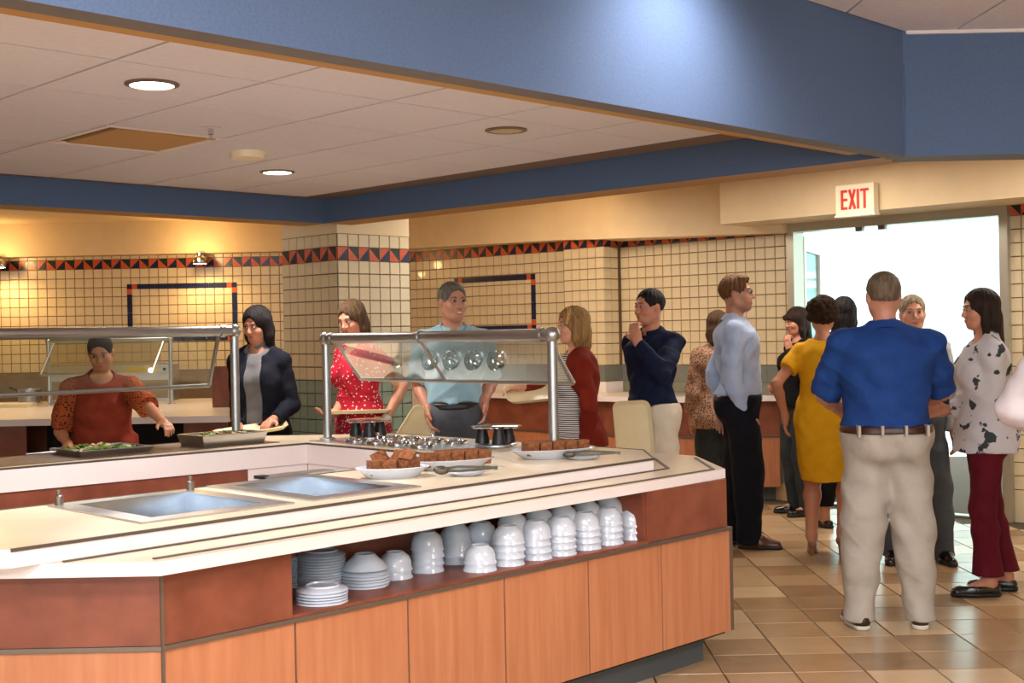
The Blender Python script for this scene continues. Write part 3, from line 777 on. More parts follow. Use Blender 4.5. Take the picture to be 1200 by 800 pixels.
BST = [(464, 680, 2, 'the short bowl stack right of the plates', 0), (501, 672, 4, 'the tall bowl stack with the dark foot', 0), (535, 665, 4, 'the rear bowl stack beside the tall one', .05),
       (563, 671, 2, 'the low front bowl stack', 0), (565, 668, 4, 'the rear bowl stack behind the low front one', .16), (596, 664, 4, 'the third tall front bowl stack', 0),
       (601, 664, 5, 'the rear bowl stack behind the third tall one', .135), (628, 657, 4, 'the fourth tall front bowl stack', 0), (632, 657, 5, 'the rear bowl stack behind the fourth tall one', .135),
       (657, 652, 4, 'the fifth tall front bowl stack', 0), (660, 652, 5, 'the rear bowl stack behind the fifth tall one', .135), (686, 645, 4, 'the sixth tall front bowl stack', 0),
       (688, 645, 5, 'the rear bowl stack behind the sixth tall one', .135), (713, 639, 4, 'the seventh tall front bowl stack', 0), (714, 639, 5, 'the rear bowl stack behind the seventh tall one', .135),
       (741, 633, 3, 'the bowl stack at the right end of the niche', 0)]
for (px, py, n, w, bk_) in BST: stack(px, py, n, bowl_me, .0265, .063, w, 'bowl', back=bk_)

# ---- oval plates of brownies, servers on small plates
def oval(px, py, a, b, rz, label, h=.042):
    p = Pz(px, py, .9)
    t = empty('serving_plate', (p[0], p[1], .9), rz); tag(t, label, 'plate')
    MB().lathe([(.62, 0), (.66, 0), (.70, .004), (.90, h * .75), (1.0, h), (.975, h + .002), (.86, h * .72), (.66, .012), (0, .010), (0, .006), (.6, .006)], 36, sx=a, sy=b, closed=True).build('dish', M['china'], t, True)
    return p, rz
def rough_box(w, d, h, seed):
    rnd = random.Random(seed); bm = bmesh.new()
    bmesh.ops.create_cube(bm, size=1)
    bmesh.ops.subdivide_edges(bm, edges=bm.edges[:], cuts=1, use_grid_fill=True)
    for v in bm.verts:
        v.co = Vector((v.co.x * w * (1 + rnd.uniform(-.07, .07)), v.co.y * d * (1 + rnd.uniform(-.07, .07)), (v.co.z + .5) * h + rnd.uniform(-.002, .002) * (1 if v.co.z > 0 else 0)))
    me = bpy.data.meshes.new('brownie'); bm.to_mesh(me); bm.free(); me.materials.append(M['brownie'])
    return me
bmes = [rough_box(.058, .055, .058, k) for k in range(4)]
def brownie(p, rz, x, y, z, tilt, label, k, yaw=0, group='brownies on oval plates'):
    o = link('brownie', bmes[k % 4], None, (p[0] + x * math.cos(rz) - y * math.sin(rz), p[1] + x * math.sin(rz) + y * math.cos(rz), .9 + z))
    o.rotation_euler = (tilt[0], tilt[1], rz + yaw); tag(o, label, 'brownie', group)
RP = math.radians(24)
p, rz = oval(648, 536, .215, .115, math.radians(25), 'long white oval plate of brownies beside the right guard post')
for k in range(5): brownie(p, rz, -.125 + k * .064, -.03, 0.018, (0, 0), '%s brownie from the left in the front row of the right plate' % ORD[k], k)
for k in range(4): brownie(p, rz, -.10 + k * .064, .035, 0.018, (0, 0), '%s brownie from the left in the back row of the right plate' % ORD[k], k + 1)
p, rz = oval(531, 549, .19, .105, math.radians(25), 'white oval plate of brownies in the middle of the three')
for k in range(5): brownie(p, rz, -.122 + k * .062, -.025, 0.018, (0, 0), '%s brownie from the left in the front row of the middle plate' % ORD[k], k + 2)
for k in range(3): brownie(p, rz, -.03 + k * .062, .037, 0.02, (0, 0), '%s brownie from the left in the back row of the middle plate' % ORD[k], k)
p, rz = oval(460, 559, .152, .10, math.radians(15), 'round-ended white plate with a loose pile of brownies')
pile = [(-.07, -.02, .0145, (0, 0), .2), (-.015, -.035, .0145, (0, 0), -.3), (.04, -.03, .0145, (.1, 0), .5), (.075, .01, .016, (0, .1), .1), (-.03, .02, .018, (.35, 0), .7), (.02, .01, .045, (.6, .3), .3), (.06, -.005, .05, (.3, -.6), .9), (-.035, .0, .05, (-.5, .2), 1.2)]
for k, (x, y, z, tl, yw) in enumerate(pile): brownie(p, rz, x, y, z, tl, ['leftmost brownie of the loose pile', 'brownie at the front of the loose pile', 'front right brownie of the loose pile', 'rightmost brownie of the loose pile', 'rear left brownie of the loose pile', 'topmost brownie of the loose pile', 'tilted brownie on the right of the pile', 'leaning brownie on the left of the pile'][k], k, yw)
def saucer(px, py, label):
    p = Pz(px, py, .9); t = empty('saucer', (p[0], p[1], .9)); tag(t, label, 'plate')
    MB().lathe([(.045, 0), (.05, .002), (.075, .012), (.078, .014), (.074, .014), (.048, .006), (0, .005), (0, .002), (.04, .002)], 28, sx=1.05, sy=.85, closed=True).build('dish', M['china'], t, True)
    return p
def tongs(p, rz, label, z):
    t = empty('serving_tongs', (p[0], p[1], .9 + z), rz); tag(t, label, 'tongs')
    for s in (-1, 1):
        b = MB(); pts = [(-.085, .034 * s, .018), (-.03, .026 * s, .02 + .006 * s), (.04, .016 * s, .02 + .004 * s), (.12, .003 * s, .02)]
        ws = [.006, .005, .005, .005]
        v = []
        for (x, y, zz), w in zip(pts, ws): v += [(x, y, zz - w), (x, y, zz + w), (x, y + .0025 * s, zz + w), (x, y + .0025 * s, zz - w)]
        fs = [(0, 1, 2, 3), (15, 14, 13, 12)]
        for j in range(3):
            for i in range(4): fs.append((j * 4 + i, j * 4 + (i + 1) % 4, j * 4 + 4 + (i + 1) % 4, j * 4 + 4 + i))
        b.add(v, fs); b.ball((-.10, .034 * s, .017), .03, 12, sc=(1, .45, .5)); b.build('arm', M['tong'], t, True)
    MB().box((.115, -.006, .012), (.13, .006, .026)).build('hinge', M['tong'], t)
p = saucer(546, 557, 'small white saucer under tongs before the middle plate'); tongs(p, math.radians(8), 'steel tongs on the saucer before the middle plate', .008)
p = saucer(683, 538, 'small white saucer under tongs before the right plate'); tongs(p + np.array((.04, 0, 0)), math.radians(-4), 'steel tongs on the saucer before the right plate', .008)
pt = Pz(487, 543, .9); tongs(pt, math.radians(35), 'steel tongs lying behind the loose brownie pile', -.0025)

# ---- pans of salad on the left arm
def leaves(t, nx, ny, w, h, z, seed):
    rnd = random.Random(seed); b = MB()
    for k in range(nx * ny):
        x, y = rnd.uniform(-w, w), rnd.uniform(-h, h); zz = z + rnd.uniform(0, .022) * (1 - .5 * abs(x) / w)
        r = rnd.uniform(.012, .024); a = rnd.uniform(0, 6.28); tl = rnd.uniform(-.9, .9); mi = rnd.choice((0, 0, 0, 1, 1, 2))
        M_ = Matrix.Translation((x, y, zz)) @ Matrix.Rotation(a, 4, 'Z') @ Matrix.Rotation(tl, 4, 'X')
        v = [M_ @ Vector(q) for q in ((-r, -r * .5, .002), (0, -r * .7, -.003), (r, -r * .3, .004), (r * .9, r * .5, 0), (0, r * .6, .006), (-r * .9, r * .4, 0))]
        b.add(v, [(0, 1, 2, 3, 4, 5)], mi)
    o = b.build('salad', [M['leaf'], M['leaf2'], M['carrot']], t); tag(o, kind='stuff')
def pan(c, w, h, dep, z, label, rz=math.pi / 4, fill=.7, seed=1):
    t = empty('steel_pan', (c[0], c[1], z), rz); tag(t, label, 'pan')
    p = MB(); i = .018; th = .004
    o = [(-w, -h), (w, -h), (w, h), (-w, h)]; ins = lambda k: [(x - math.copysign(k, x), y - math.copysign(k, y)) for x, y in o]
    rings = [[(x, y, dep) for x, y in ins(-.018)], [(x, y, dep - .004) for x, y in ins(-.018)], [(x, y, dep - .004) for x, y in o], [(x, y, 0) for x, y in ins(.015)], [(x, y, th) for x, y in ins(.019)], [(x, y, dep) for x, y in ins(.004)]]
    v = [q for rg in rings for q in rg]; fs = []
    for j in range(len(rings)):
        j2 = (j + 1) % len(rings)
        if j == 3: continue
        for k in range(4): fs.append((j * 4 + k, j * 4 + (k + 1) % 4, j2 * 4 + (k + 1) % 4, j2 * 4 + k))
    fs += [(15, 14, 13, 12), (16, 17, 18, 19)]
    p.add(v, fs); p.build('pan_body', M['steel'], t)
    MB().box((-w + .03, -h + .03, th), (w - .03, h - .03, dep * fill - .012)).build('salad_bed', M['leaf'], t)
    leaves(t, 14, 9, w - .04, h - .04, dep * fill - .012, seed)
pan(sd(3.72, 5.95), .20, .13, .062, .9035, 'deep steel pan of salad standing by the left guard post', fill=.9, seed=3)
pan(sd(3.07, 6.05), .20, .17, .03, .9035, 'shallow steel pan of salad in front of the woman in rust', fill=1.0, seed=5)
sp = empty('serving_spoon', (*sd(2.86, 6.17), .905), math.radians(20)); tag(sp, 'steel serving spoon lying left of the shallow salad pan', 'spoon')
MB().tube([(-.12, 0, .006), (0, 0, .012), (.07, 0, .01)], .005, 8).build('handle', M['steel'], sp, True)
MB().ball((.10, 0, .012), .035, 14, sc=(1, .7, .28)).build('spoon_bowl', M['steel'], sp, True)

# ---- pedestals: round steel discs on three black cones
def pedestal(px, py, label):
    p = Pz(px, py, .9); t = empty('pedestal_stand', (p[0], p[1], .9035)); tag(t, label, 'stand')
    MB().lathe([(0, 0), (.105, 0), (.105, .006), (.095, .010), (0, .010)], 30).build('base_disc', M['steel'], t, True)
    for k in range(3):
        a = math.radians(-80 + 120 * k)
        MB().lathe([(.038, .010), (.035, .03), (.025, .080), (.024, .088), (0, .088)], 18, c=(.078 * math.cos(a), .078 * math.sin(a), 0)).build('cone_leg', M['black'], t, True)
    MB().lathe([(0, .088), (.12, .088), (.130, .092), (.130, .098), (.122, .102), (0, .102)], 36).build('top_disc', M['chrome'], t, True)
pedestal(432, 513, 'round steel stand on black cone feet beside the left post of the right guard')
pedestal(582, 522, 'round steel stand on black cone feet behind the middle brownie plate')
# chrome crocks let into the steel inset
kk = 0
for s_ in (4.22, 4.45):
    for d_ in (4.88, 5.06, 5.24, 5.42):
        x, y = sd(s_, d_); kk += 1
        t = empty('condiment_crock', (x, y, .9035)); tag(t, 'chrome condiment crock, %s in the %s row between the two stands' % (ORD[3 - (kk - 1) % 4] + ' from left', 'near' if s_ < 4.3 else 'far'), 'crock', 'chrome crocks on the right arm')
        MB().lathe([(.062, 0), (.066, .010), (.058, .016), (.055, .008), (.04, .004), (0, .004)], 22).build('collar', M['chrome'], t, True)
        MB().lathe([(.05, .006), (.04, .02), (.012, .026), (0, .027)], 20).build('lid', M['chrome'], t, True)
        if kk % 3 == 0: MB().lathe([(.007, .025), (.006, .04), (.013, .046), (.010, .056), (0, .058)], 12).build('knob', M['chrome'], t, True)

# ================================================================== SNEEZE GUARDS
M['clamp'] = M['tube']
def guard(name, pts, zr, out, dz, bars, label, r=.029, z0=.9, m=None, posts=(True, True), zl=None, rings=()):
    """rail on posts, tilted glass hung from it on metal arms; out = horizontal offset vector of the glass foot"""
    m = m or M['tube']
    p, q = (np.array(pts[0], float), np.array(pts[1], float))
    t = empty(name, (p[0], p[1], z0)); tag(t, label, 'sneeze guard')
    L = lambda a, z: (a[0] - p[0], a[1] - p[1], z - z0)
    MB().tube([L(p, zr), L(q, zr)], r, 18).build('top_rail', m, t, True)
    for pt, on in zip((p, q), posts):
        if not on: continue
        MB().tube([L(pt, z0 + .012), L(pt, zr)], r * .82, 18).build('post', m, t, True)
        MB().lathe([(r * 1.5, 0), (r * 1.5, .008), (r * .95, .014), (0, .014)], 18, c=(pt[0] - p[0], pt[1] - p[1], 0)).build('post_foot', m, t, True)
        MB().ball(L(pt, zr), r * 1.32, 18).build('elbow_joint', m, t, True)
    d = (q - p) / np.linalg.norm(q - p)
    for a in rings:
        c = p + d * a
        MB().tube([L(c - d * .014, zr), L(c + d * .014, zr)], r * 1.18, 18).build('collar', m, t, True)
    o = np.array(out); 
    a0, a1 = bars[0], bars[-1]
    c0, c1 = p + d * a0, p + d * a1
    zt, zb = zr - r * .9, zr - r - dz
    n3 = np.array([d[0], d[1], 0]); dn = np.array([o[0], o[1], zb - zt]); nn = np.cross(n3, dn); nn /= np.linalg.norm(nn); nn *= .004
    g = MB(); co = [np.array([*c0, zt]), np.array([*c1, zt]), np.array([*(c1 + o), zb]), np.array([*(c0 + o), zb])]
    off = np.array([p[0], p[1], z0])
    v = [x - nn - off for x in co] + [x + nn - off for x in co]
    g.add(v, [(0, 1, 2, 3), (7, 6, 5, 4), (0, 4, 5, 1), (1, 5, 6, 2), (2, 6, 7, 3), (3, 7, 4, 0)])
    g.build('glass_pane', M['gglass'], t)
    for a in bars:
        c = p + d * a
        MB().tube([L(c, zr - r * .8), L(c + o, zb)], .011, 8).build('glass_arm', m, t, True)
    MB().tube([L(c0 + o, zb), L(c1 + o, zb)], .011, 8).build('glass_edge_rail', m, t, True)
    return t
lp = Pz(277, 518, .9)[:2]
lq = lp + np.array((-1.9, -1.9)) 
guard('sneeze_guard', (lp, lq), 1.515, (-.075, .075), .27, (.10, 1.42, 2.6), 'left glass sneeze guard on metal posts in front of the woman in rust', rings=(.08, 1.42))
rp = Pz(384, 515, .9)[:2]; rs_ = rp[0] + rp[1]
_a = (650 - 600 - 3) / F_PX; _Y = rs_ / (1 + _a)
rq = np.array((rs_ - _Y, _Y))
RLn = np.linalg.norm(rq - rp)
guard('sneeze_guard', (rp, rq), 1.462, (.115, .115), .20, (.10, RLn * .47, RLn - .02), 'right glass sneeze guard on metal posts before the man in light blue', rings=(.06, RLn * .46, RLn - .07))

# ================================================================== PEOPLE
# Bodies and clothes are grown as implicit surfaces: tapered limbs and ellipsoids blended
# into one continuous skin, then polygonised.
def v3(*a): return np.array(a, float)
def nrm(v): return v / (np.linalg.norm(v) + 1e-9)
class Sdf:
    def __init__(s, h): s.h = h; s.ops = []
    def cone(s, a, b, ra, rb, k=.03, mode='add', cut=None): s.ops.append(('cone', (np.array(a, float), np.array(b, float), ra, rb, cut), k, mode)); return s
    def ell(s, c, r, R=None, k=.03, mode='add'): s.ops.append(('ell', (np.array(c, float), np.array(r, float), R), k, mode)); return s
    def loft(s, prof, k=.03, mode='add', R=None, o=None): s.ops.append(('loft', (prof, R, o), k, mode)); return s
    def plane(s, n, c, k=0): s.ops.append(('plane', (np.array(n, float), c), k, 'clip')); return s
    def disp(s, fn): s.ops.append(('disp', fn, 0, 'disp')); return s
    def bbox(s, op):
        t, a = op[0], op[1]
        if t == 'cone': m = max(a[2], a[3]); return np.minimum(a[0], a[1]) - m, np.maximum(a[0], a[1]) + m
        if t == 'ell': m = max(a[1]); return a[0] - m, a[0] + m
        pr, R, o = a
        m = max(max(abs(p[1]) + abs(p[3]), abs(p[2]) + abs(p[4])) for p in pr)
        zs = [p[0] for p in pr]
        if R is None: return v3(-m, -m, min(zs)), v3(m, m, max(zs))
        pts = [o + R @ v3(x, y, z) for x in (-m, m) for y in (-m, m) for z in (min(zs), max(zs))]
        return np.min(pts, 0), np.max(pts, 0)
    def dist(s, op, P):
        t, a = op[0], op[1]; X, Y, Z = P
        if t == 'cone':
            p, q, ra, rb, cut = a; d = q - p; L2 = max(d @ d, 1e-9)
            x, y, z = X - p[0], Y - p[1], Z - p[2]
            tt = (x * d[0] + y * d[1] + z * d[2]) / L2; tc = np.clip(tt, 0, 1)
            dd = np.sqrt((x - tc * d[0]) ** 2 + (y - tc * d[1]) ** 2 + (z - tc * d[2]) ** 2) - (ra + (rb - ra) * tc)
            if cut: dd = np.maximum(dd, (tt - 1) * math.sqrt(L2))
            return dd
        if t == 'ell':
            c, r, R = a; x, y, z = X - c[0], Y - c[1], Z - c[2]
            if R is not None: x, y, z = (R[0, 0] * x + R[1, 0] * y + R[2, 0] * z, R[0, 1] * x + R[1, 1] * y + R[2, 1] * z, R[0, 2] * x + R[1, 2] * y + R[2, 2] * z)
            k0 = np.sqrt((x / r[0]) ** 2 + (y / r[1]) ** 2 + (z / r[2]) ** 2)
            k1 = np.sqrt((x / r[0] ** 2) ** 2 + (y / r[1] ** 2) ** 2 + (z / r[2] ** 2) ** 2) + 1e-6
            return k0 * (k0 - 1) / k1
        pr, R, o = a
        x, y, z = X + 0 * Y + 0 * Z, Y + 0 * X + 0 * Z, Z + 0 * X + 0 * Y
        if R is not None:
            x, y, z = x - o[0], y - o[1], z - o[2]
            x, y, z = (R[0, 0] * x + R[1, 0] * y + R[2, 0] * z, R[0, 1] * x + R[1, 1] * y + R[2, 1] * z, R[0, 2] * x + R[1, 2] * y + R[2, 2] * z)
        zs = [p[0] for p in pr]
        f = lambda i: np.interp(z, zs, [p[i] for p in pr])
        rx, ry, cx, cy = f(1), f(2), f(3), f(4)
        e = pr[0][5] if len(pr[0]) > 5 else 2.0
        q = (np.abs((x - cx) / rx) ** e + np.abs((y - cy) / ry) ** e) ** (1 / e)
        d = (q - 1) * np.minimum(rx, ry)
        return np.maximum(d, np.maximum(zs[0] - z, z - zs[-1]))
    def grid(s):
        lo, hi = None, None
        for op in s.ops:
            if op[3] != 'add': continue
            a, b = s.bbox(op)
            lo = a if lo is None else np.minimum(lo, a); hi = b if hi is None else np.maximum(hi, b)
        lo = lo - 4 * s.h; hi = hi + 4 * s.h
        n = np.ceil((hi - lo) / s.h).astype(int) + 1
        ax = [lo[i] + s.h * np.arange(n[i]) for i in range(3)]
        D = np.full(n, .5, np.float32)
        for op in s.ops:
            t, a, k, mode = op
            if t == 'plane':
                d = (ax[0][:, None, None] * a[0][0] + ax[1][None, :, None] * a[0][1] + ax[2][None, None, :] * a[0][2]) - a[1]
                D = np.maximum(D, d); continue
            if t == 'disp':
                D = D + a(ax[0][:, None, None], ax[1][None, :, None], ax[2][None, None, :]); continue
            b0, b1 = s.bbox(op); pad = max(k, 0) + 3 * s.h
            i0 = np.clip(np.floor((b0 - pad - lo) / s.h).astype(int), 0, n); i1 = np.clip(np.ceil((b1 + pad - lo) / s.h).astype(int) + 1, 0, n)
            if np.any(i1 <= i0): continue
            sl = tuple(slice(i0[i], i1[i]) for i in range(3))
            P = (ax[0][sl[0]][:, None, None], ax[1][sl[1]][None, :, None], ax[2][sl[2]][None, None, :])
            d = s.dist(op, P); o = D[sl]
            if mode == 'add':
                if k > 0:
                    hh = np.maximum(k - np.abs(o - d), 0) / k; D[sl] = np.minimum(o, d) - hh * hh * k * .25
                else: D[sl] = np.minimum(o, d)
            elif mode == 'sub':
                d = -d
                if k > 0:
                    hh = np.maximum(k - np.abs(o - d), 0) / k; D[sl] = np.maximum(o, d) + hh * hh * k * .25
                else: D[sl] = np.maximum(o, d)
            elif mode == 'and': 
                E_ = np.full(D.shape, .5, np.float32); E_[sl] = d; D = np.maximum(D, E_)
        return D, lo
    def polygonise(s):
        D, lo = s.grid(); h = s.h
        I = D < 0
        c = np.zeros(np.array(D.shape) - 1, np.int8)
        for dx in (0, 1):
            for dy in (0, 1):
                for dz in (0, 1):
                    c += I[dx:D.shape[0] - 1 + dx, dy:D.shape[1] - 1 + dy, dz:D.shape[2] - 1 + dz]
        act = (c > 0) & (c < 8)
        ii = np.argwhere(act)
        idx = np.full(act.shape, -1, np.int64); idx[act] = np.arange(len(ii))
        corners = [(0, 0, 0), (1, 0, 0), (0, 1, 0), (1, 1, 0), (0, 0, 1), (1, 0, 1), (0, 1, 1), (1, 1, 1)]
        val = np.stack([D[ii[:, 0] + a, ii[:, 1] + b, ii[:, 2] + e] for a, b, e in corners], 1)
        acc = np.zeros((len(ii), 3)); cnt = np.zeros(len(ii))
        for p in range(8):
            for q in range(p + 1, 8):
                df = [abs(corners[p][i] - corners[q][i]) for i in range(3)]
                if sum(df) != 1: continue
                m = (val[:, p] < 0) != (val[:, q] < 0)
                if not m.any(): continue
                t = val[m, p] / (val[m, p] - val[m, q])
                acc[m] += np.array(corners[p]) + t[:, None] * (np.array(corners[q]) - np.array(corners[p])); cnt[m] += 1
        V = lo + h * (ii + acc / cnt[:, None])
        quads = []
        for ax_, (u, w) in enumerate(((1, 2), (0, 2), (0, 1))):
            sl0 = [slice(None)] * 3; sl1 = [slice(None)] * 3
            sl0[ax_] = slice(0, -1); sl1[ax_] = slice(1, None)
            a, b = I[tuple(sl0)], I[tuple(sl1)]
            e = np.argwhere(a != b)
            ok = (e[:, u] > 0) & (e[:, w] > 0) & (e[:, u] < D.shape[u] - 1) & (e[:, w] < D.shape[w] - 1); e = e[ok]
            def cell(du, dw):
                g = e.copy(); g[:, u] += du; g[:, w] += dw; return idx[g[:, 0], g[:, 1], g[:, 2]]
            Q = np.stack([cell(-1, -1), cell(0, -1), cell(0, 0), cell(-1, 0)], 1)
            ins = a[e[:, 0], e[:, 1], e[:, 2]]
            flip = ~ins if ax_ != 1 else ins
            Q[flip] = Q[flip][:, ::-1]
            quads.append(Q)
        Q = np.concatenate(quads); Q = Q[(Q >= 0).all(1)]
        return V, Q
    def mesh(s, name, m, shade=None):
        V, Q = s.polygonise()
        me = bpy.data.meshes.new(name)
        me.vertices.add(len(V)); me.vertices.foreach_set('co', V.astype(np.float32).ravel())
        me.loops.add(len(Q) * 4); me.loops.foreach_set('vertex_index', Q.astype(np.int32).ravel())
        me.polygons.add(len(Q)); me.polygons.foreach_set('loop_start', (np.arange(len(Q)) * 4).astype(np.int32))
        me.polygons.foreach_set('loop_total', np.full(len(Q), 4, np.int32))
        me.polygons.foreach_set('use_smooth', np.ones(len(Q), bool))
        me.update(calc_edges=True)
        for x in (m if isinstance(m, (list, tuple)) else [m]): me.materials.append(x)
        if shade is not None:
            at = me.color_attributes.new('tint', 'FLOAT_COLOR', 'POINT')
            at.data.foreach_set('color', shade(V).astype(np.float32).ravel())
        return me

def rotx(a): c, s = math.cos(a), math.sin(a); return np.array([[1, 0, 0], [0, c, -s], [0, s, c]])
def roty(a): c, s = math.cos(a), math.sin(a); return np.array([[c, 0, s], [0, 1, 0], [-s, 0, c]])
def rotz(a): c, s = math.cos(a), math.sin(a); return np.array([[c, -s, 0], [s, c, 0], [0, 0, 1]])
def folds(amp, sc=1., ph=0.):
    def f(X, Y, Z):
        return amp * (np.sin(31 * sc * Z + 9 * X + 4 * np.sin(11 * sc * X + ph) + ph) * np.sin(14 * sc * X - 17 * sc * Y + ph * 2) + .6 * np.sin(52 * sc * Z - 23 * sc * Y + 15 * X + ph * 3) * np.sin(25 * sc * (X + Y) + ph) - .9 * (1 - np.abs(np.sin(30 * sc * Z + 21 * X - 13 * Y + 1.6 * np.sin(13 * X + 9 * Z + ph)))) ** 3 * (.5 + .5 * np.sin(8 * Z + 11 * X + 7 * Y + ph))).astype(np.float32)
    return f

def skin(name, base, lip='#a8554a', flush=None):
    if name in MATS: return MATS[name]
    m, nt, b = nodes_of(name)
    b.inputs['Roughness'].default_value = .48
    try:
        b.inputs['Subsurface Weight'].default_value = .0
    except KeyError: pass
    at = N(nt, 'ShaderNodeAttribute', attribute_name='tint'); sp = N(nt, 'ShaderNodeSeparateColor'); nt.links.new(at.outputs['Color'], sp.inputs[0])
    n = N(nt, 'ShaderNodeTexNoise'); n.inputs['Scale'].default_value = 22; tc = N(nt, 'ShaderNodeTexCoord'); nt.links.new(tc.outputs['Object'], n.inputs['Vector'])
    r = ramp(nt, [(.3, base), (.75, flush or base)]); nt.links.new(n.outputs['Fac'], r.inputs[0])
    m1 = N(nt, 'ShaderNodeMix', data_type='RGBA'); m1.inputs['B'].default_value = lin(lip)
    nt.links.new(sp.outputs[0], m1.inputs['Factor']); nt.links.new(r.outputs[0], m1.inputs['A'])
    m2 = N(nt, 'ShaderNodeMix', data_type='RGBA'); m2.inputs['B'].default_value = lin('#5b4236')
    nt.links.new(sp.outputs[1], m2.inputs['Factor']); nt.links.new(m1.outputs['Result'], m2.inputs['A'])
    nt.links.new(m2.outputs['Result'], b.inputs['Base Color'])
    return m
def cloth(name, c1, c2=None, rough=.85, scale=14, bump=.5):
    return mat(name, c1, rough, c2=c2 or c1, scale=scale, bump=bump, bscale=17, spec=.2)
def hairmat(name, c1, c2):
    if name in MATS: return MATS[name]
    return mat(name, c1, .58, c2=c2, scale=9, stretch=(9, 9, 1.2), bump=.7, bscale=26, spec=.25, detail=6)
M['eye_white'] = mat('eye_white', '#b5a69a', .3); M['iris'] = mat('iris', '#2a1a12', .15); M['teeth'] = mat('teeth', '#f2ece2', .3)

class Person:
    def __init__(s, label, pos, H, face, female=False, girth=(1, 1), lean=0, head=(0, 0, 0), sk=None, feet=None, hands=None, shw=None, belly=0, hscale=1., hip=0, fine=.0065, tw=0, stubble=0.):
        s.stubble = stubble
        s.H = H; q = s.q = H / 1.75; s.female = female
        s.pos = np.array((pos[0], pos[1])); f = nrm(v3(face[0], face[1], 0))
        s.rz = math.atan2(-f[0], f[1]); s.W2L = rotz(-s.rz)
        s.skin = sk; s.fine = fine; s.belly = belly
        s.gx, s.gy = girth
        s.Rl = rotx(-math.radians(lean)) @ rotz(math.radians(tw)); s.pel = v3(hip, 0, .945 * q)
        sw = (shw or (.152 if female else .176)) * q
        up = lambda x, y, z: s.pel + s.Rl @ (v3(x, y, z) * q)
        s.up = up
        s.nb = up(0, -.015, .52)
        s.sh = {'R': up(sw / q, -.015, .434), 'L': up(-sw / q, -.015, .434)}
        Rh2 = rotx(-math.radians(lean) * .5)
        s.hc = s.nb + Rh2 @ (v3(0, .027, .157) * q)
        yw, pt, rl = head
        s.Rh = rotz(math.radians(yw)) @ rotx(-math.radians(pt)) @ roty(math.radians(rl))
        s.hs = q * hscale * (.96 if female else 1.0)
        s.hip = {'R': s.pel + v3(.088 * q, 0, -.03 * q), 'L': s.pel + v3(-.088 * q, 0, -.03 * q)}
        feet = feet or {}
        s.foot = {}; s.ank = {}; s.knee = {}
        for k, sx in (('R', 1), ('L', -1)):
            fx, fy, fyaw = feet.get(k, (.105 * sx, 0, 8 * sx))[:3]
            hz = feet.get(k, (0, 0, 0, 0))[3] if len(feet.get(k, (0, 0, 0))) > 3 else 0
            s.foot[k] = (v3(fx, fy, 0), rotz(-math.radians(fyaw)), hz)
            an = v3(fx, fy - .03 * q, .085 * q + hz); s.ank[k] = an
            s.knee[k] = s.ik(s.hip[k], an, .421 * q, .412 * q, v3(.1 * sx, 1, 0))
        s.wr = {}; s.el = {}; s.hd = {}
        for k, sx in (('R', 1), ('L', -1)):
            hnd = dict((hands or {}).get(k, {}))
            if 'at' in hnd: w = s.loc(hnd['at'])
            else: w = s.sh[k] + v3(.07 * sx, .05, -.53) * q
            hint = v3(*hnd.get('hint', (.45 * sx, -1, -.25)))
            l1, l2 = .295 * q, .25 * q
            d = w - s.sh[k]
            if np.linalg.norm(d) > .995 * (l1 + l2): w = s.sh[k] + nrm(d) * .995 * (l1 + l2)
            s.el[k] = s.ik(s.sh[k], w, l1, l2, hint); s.wr[k] = w
            fd = nrm(w - s.el[k])
            dr = nrm(v3(*hnd['dir'])) if 'dir' in hnd else fd
            pn = v3(*hnd['pn']) if 'pn' in hnd else v3(-sx, .2, 0)
            pn = nrm(pn - dr * (pn @ dr))
            s.hd[k] = (dr, pn, hnd.get('curl', .45))
        s.label = label; s.obj = None
    def loc(s, w): return s.W2L @ (np.array(w, float) - v3(s.pos[0], s.pos[1], 0))
    def ik(s, a, b, l1, l2, hint):
        d = b - a; L = np.linalg.norm(d); L_ = min(L, (l1 + l2) * .999); u = d / max(L, 1e-6)
        x = (l1 * l1 - l2 * l2 + L_ * L_) / (2 * L_); hgt = math.sqrt(max(l1 * l1 - x * x, 0))
        n = hint - u * (hint @ u); return a + u * x + nrm(n) * hgt
    def hp(s, x, y, z): return s.hc + s.Rh @ (v3(x, y, z) * s.hs)
    # --- torso shared by skin and clothes, grown by e
    def torso(s, S, e=0., k=.055, shoulders=True):
        q = s.q; gx, gy = s.gx, s.gy; fm = s.female; R = s.Rl
        E = lambda c, r, kk=k: S.ell(s.up(*c), [max(.01, a * q + e) for a in r], R, kk)
        E((0, -.005, .0), (.165 * gx * (1.04 if fm else 1), .115 * gy, .125))
        E((0, .008 + .02 * s.belly, .14), ((.128 if fm else .145) * gx, (.10 + .05 * s.belly) * gy, .15))
        E((0, -.005, .30), ((.142 if fm else .165) * gx, .112 * gy, .185))
        E((0, -.02, .40), ((.15 if fm else .178) * gx, .095 * gy, .095))
        for sx in (1, -1):
            if fm: E((.072 * sx, .085 * gy, .315), (.066, .055, .068), .04)
            else: E((.075 * sx, .06 * gy, .37), (.078, .045, .062), .05)
            E((.07 * sx, -.065 * gy, -.035), (.088, .085, .10), .05)
            if shoulders:
                S.cone(s.sh['R' if sx > 0 else 'L'], s.up(.05 * sx, -.012, .487), .046 * q + e, .046 * q + e * .8, .02)
        S.cone(s.up(0, -.02, .44), s.up(0, -.015, .51), .075 * q + e, .058 * q + e * .4, .05)
